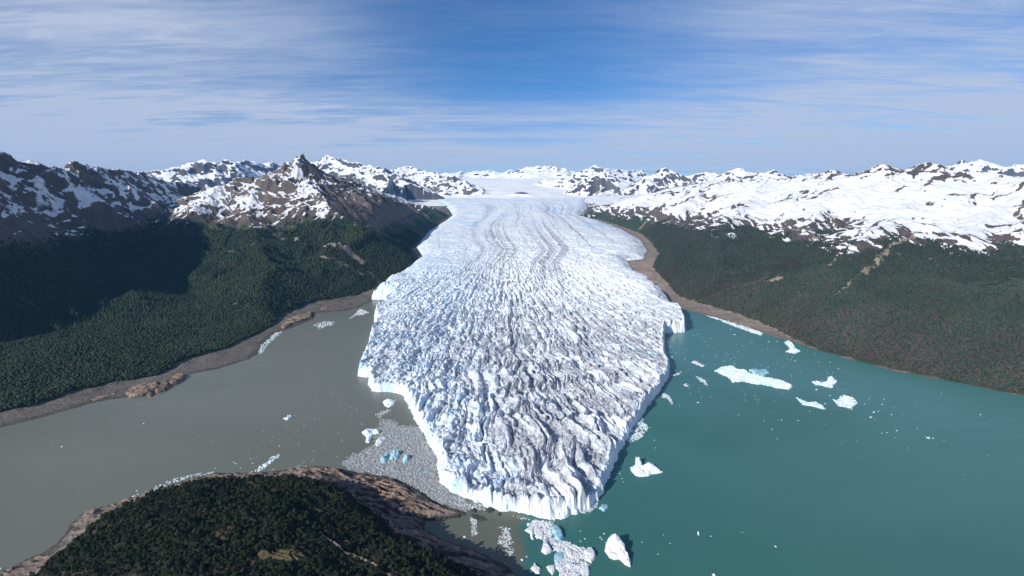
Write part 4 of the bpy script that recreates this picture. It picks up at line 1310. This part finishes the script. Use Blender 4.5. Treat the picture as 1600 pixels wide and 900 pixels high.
brash('brash_ice', 'crushed ice packed between the plates of the ice cluster', [(822, 820), (838, 812), (862, 818), (862, 832), (870, 846), (888, 846), (905, 856), (915, 856), (922, 880), (918, 898), (880, 900), (866, 888), (868, 862), (858, 850), (846, 842), (828, 828)], 2600, 0.5, 3.4, M_PALE, 86, 1.8, 4.0)
brash('brash_ice', 'white ice fragments stranded along the headland shore', [(200, 778), (240, 764), (262, 752), (300, 742), (332, 737), (338, 741), (300, 747), (270, 756), (240, 769)], 330, 0.6, 3.4, M_RAFT, 87, 1.6, 3.0)
brash('brash_ice', 'thin white scum of ice along the headland tip', [(338, 739), (400, 737), (470, 727), (520, 729), (570, 739), (600, 744), (570, 741), (520, 733), (470, 730), (400, 740)], 160, 0.5, 2.0, M_RAFT, 88, 2.0, 2.0)
brash('brash_ice', 'white ice fragments lining the left beach', [(402, 552), (412, 535), (430, 520), (442, 516), (436, 524), (420, 536), (410, 552)], 900, 0.8, 3.6, M_RAFT, 89, 1.5, 5.0)
brash('brash_ice', 'thin ice streaks near the head of the left arm', [(490, 508), (505, 502), (522, 503), (520, 508), (500, 513)], 260, 0.8, 4.0, M_RAFT, 90, 1.5, 9.0)
brash('brash_ice', 'pale triangle of slush at the head of the left arm', [(543, 500), (556, 490), (562, 482), (576, 488), (568, 492), (556, 493)], 900, 1.0, 3.2, M_PALE, 91, 1.5, 5.0)
brash('brash_ice', 'white stranded ice rim along the right shore', [(1100, 492), (1150, 503), (1192, 520), (1188, 524), (1150, 511), (1120, 499)], 2200, 0.8, 4.0, M_RAFT, 92, 1.5, 4.0)
brash('brash_ice', 'white speckles of ice in the narrow channel below the snout', [(734, 806), (744, 806), (746, 834), (738, 838)], 200, 0.5, 1.8, M_PALE, 93, 1.8, 2.0)
brash('brash_ice', 'speckled ice drift beside the headland at the bottom', [(780, 822), (796, 826), (803, 850), (800, 868), (780, 850)], 420, 0.4, 1.8, M_PALE, 94, 2.2, 6.0)
brash('brash_ice', 'thin swirl of ice crumbs in the left bay', [(586, 648), (600, 640), (612, 636), (606, 646), (594, 654)], 260, 0.5, 2.2, M_PALE, 95, 2.2, 7.0)
brash('brash_ice', 'loose crumbs scattered off the brash field', [(380, 690), (560, 560), (600, 640), (580, 690), (520, 720), (440, 725)], 120, 0.4, 1.5, M_RAFT, 96, 2.0, 20.0)
brash('brash_ice', 'loose crumbs scattered on the teal water', [(1040, 530), (1240, 530), (1500, 690), (1300, 690), (1100, 640), (1030, 640)], 260, 0.5, 2.2, M_RAFT, 97, 2.5, 40.0)


# ------------------------------------------------------------------ rocks
def rock_h(hmax, seed, edge=5.0):
    def fn(X, Y, d):
        e = np.clip(d / edge, 0, 1) ** 0.55
        return (hmax * (0.55 + 0.55 * ridged(X / 34, Y / 20, 3, seed))) * e + 0.2
    return fn


rocks = [
    ([(196, 616), (206, 607), (228, 602), (246, 598), (252, 606), (240, 614), (222, 620), (204, 622)], 9, M_PINK, 'orange tan rock knob at the water, largest of the left shore outcrops'),
    ([(228, 618), (233, 611), (241, 616), (236, 621)], 6, M_PINK, 'small wedge of orange rock in front of the largest left outcrop'),
    ([(240, 612), (252, 600), (262, 598), (266, 604), (258, 612), (246, 615)], 9, M_PINK, 'rounded pinkish rock between the knob and the last outcrop'),
    ([(264, 600), (270, 590), (284, 586), (291, 588), (286, 594), (276, 601), (267, 604)], 10, M_PINK, 'pale rounded rock at the right end of the left outcrops'),
    ([(144, 626), (152, 621), (170, 618), (184, 613), (180, 618), (164, 624), (148, 628)], 4, M_PINK, 'low tan rock spit left of the orange knob'),
    ([(438, 512), (446, 502), (462, 496), (478, 492), (487, 488), (488, 496), (474, 502), (456, 508), (444, 515)], 10, M_PINK, 'long pinkish rock outcrop halfway up the left shore'),
    ([(500, 483), (508, 477), (516, 478), (512, 484), (504, 486)], 7, M_PINK, 'small pink rock farther up the left shore near the glacier'),
    ([(733, 806), (742, 804), (756, 809), (760, 813), (750, 814), (740, 811)], 2.5, M_DARK, 'dark flat reef in the channel below the snout'),
    ([(759, 798), (764, 793), (772, 796), (771, 800), (763, 801)], 4, M_DARK, 'dark boulder pile against the foot of the ice cliff'),
    ([(736, 799), (740, 795), (745, 797), (742, 801)], 3, M_DARK, 'dark boulder left of the pile at the ice foot'),
    ([(776, 804), (779, 801), (784, 803), (781, 806)], 2.5, M_DARK, 'dark boulder right of the pile at the ice foot'),
    ([(704, 798), (712, 797), (726, 802), (728, 806), (716, 804)], 2.5, M_DARK, 'dark rocky point at the tip of the headland'),
]
for i, (pl, hm, mt, lab) in enumerate(rocks):
    add_patch('rock_outcrop' if mt is M_PINK else 'boulder', 'rock', lab, pl, rock_h(hm, 900 + i, 5 if hm > 5 else 2), 1.2 if hm > 5 else 0.8, mt, 'rocks at the waterline', jitter=2.0, seed=i)

# ------------------------------------------------------------------ air
def haze_box():
    v = np.array([(sx * 25500, y, z) for z in (-1.0, 1500.0) for y in (-1500, 25500) for sx in (-1, 1)], F4)
    q = np.array([(0, 2, 3, 1), (4, 5, 7, 6), (0, 1, 5, 4), (2, 6, 7, 3), (0, 4, 6, 2), (1, 3, 7, 5)])
    m = bpy.data.materials.new('haze_air'); m.use_nodes = True
    t = NT(m.node_tree)
    p = t.n('ShaderNodeVolumePrincipled', ins={'Color': (0.16, 0.50, 1.0, 1.0), 'Density': HAZE, 'Anisotropy': 0.0})
    o = t.n('ShaderNodeOutputMaterial')
    t.l(p.outputs[0], o.inputs['Volume'])
    link('haze', make_mesh('haze', v, q, smooth=False), m, kind='stuff', label='thin blue air haze')


HAZE = 1.8e-5
haze_box()
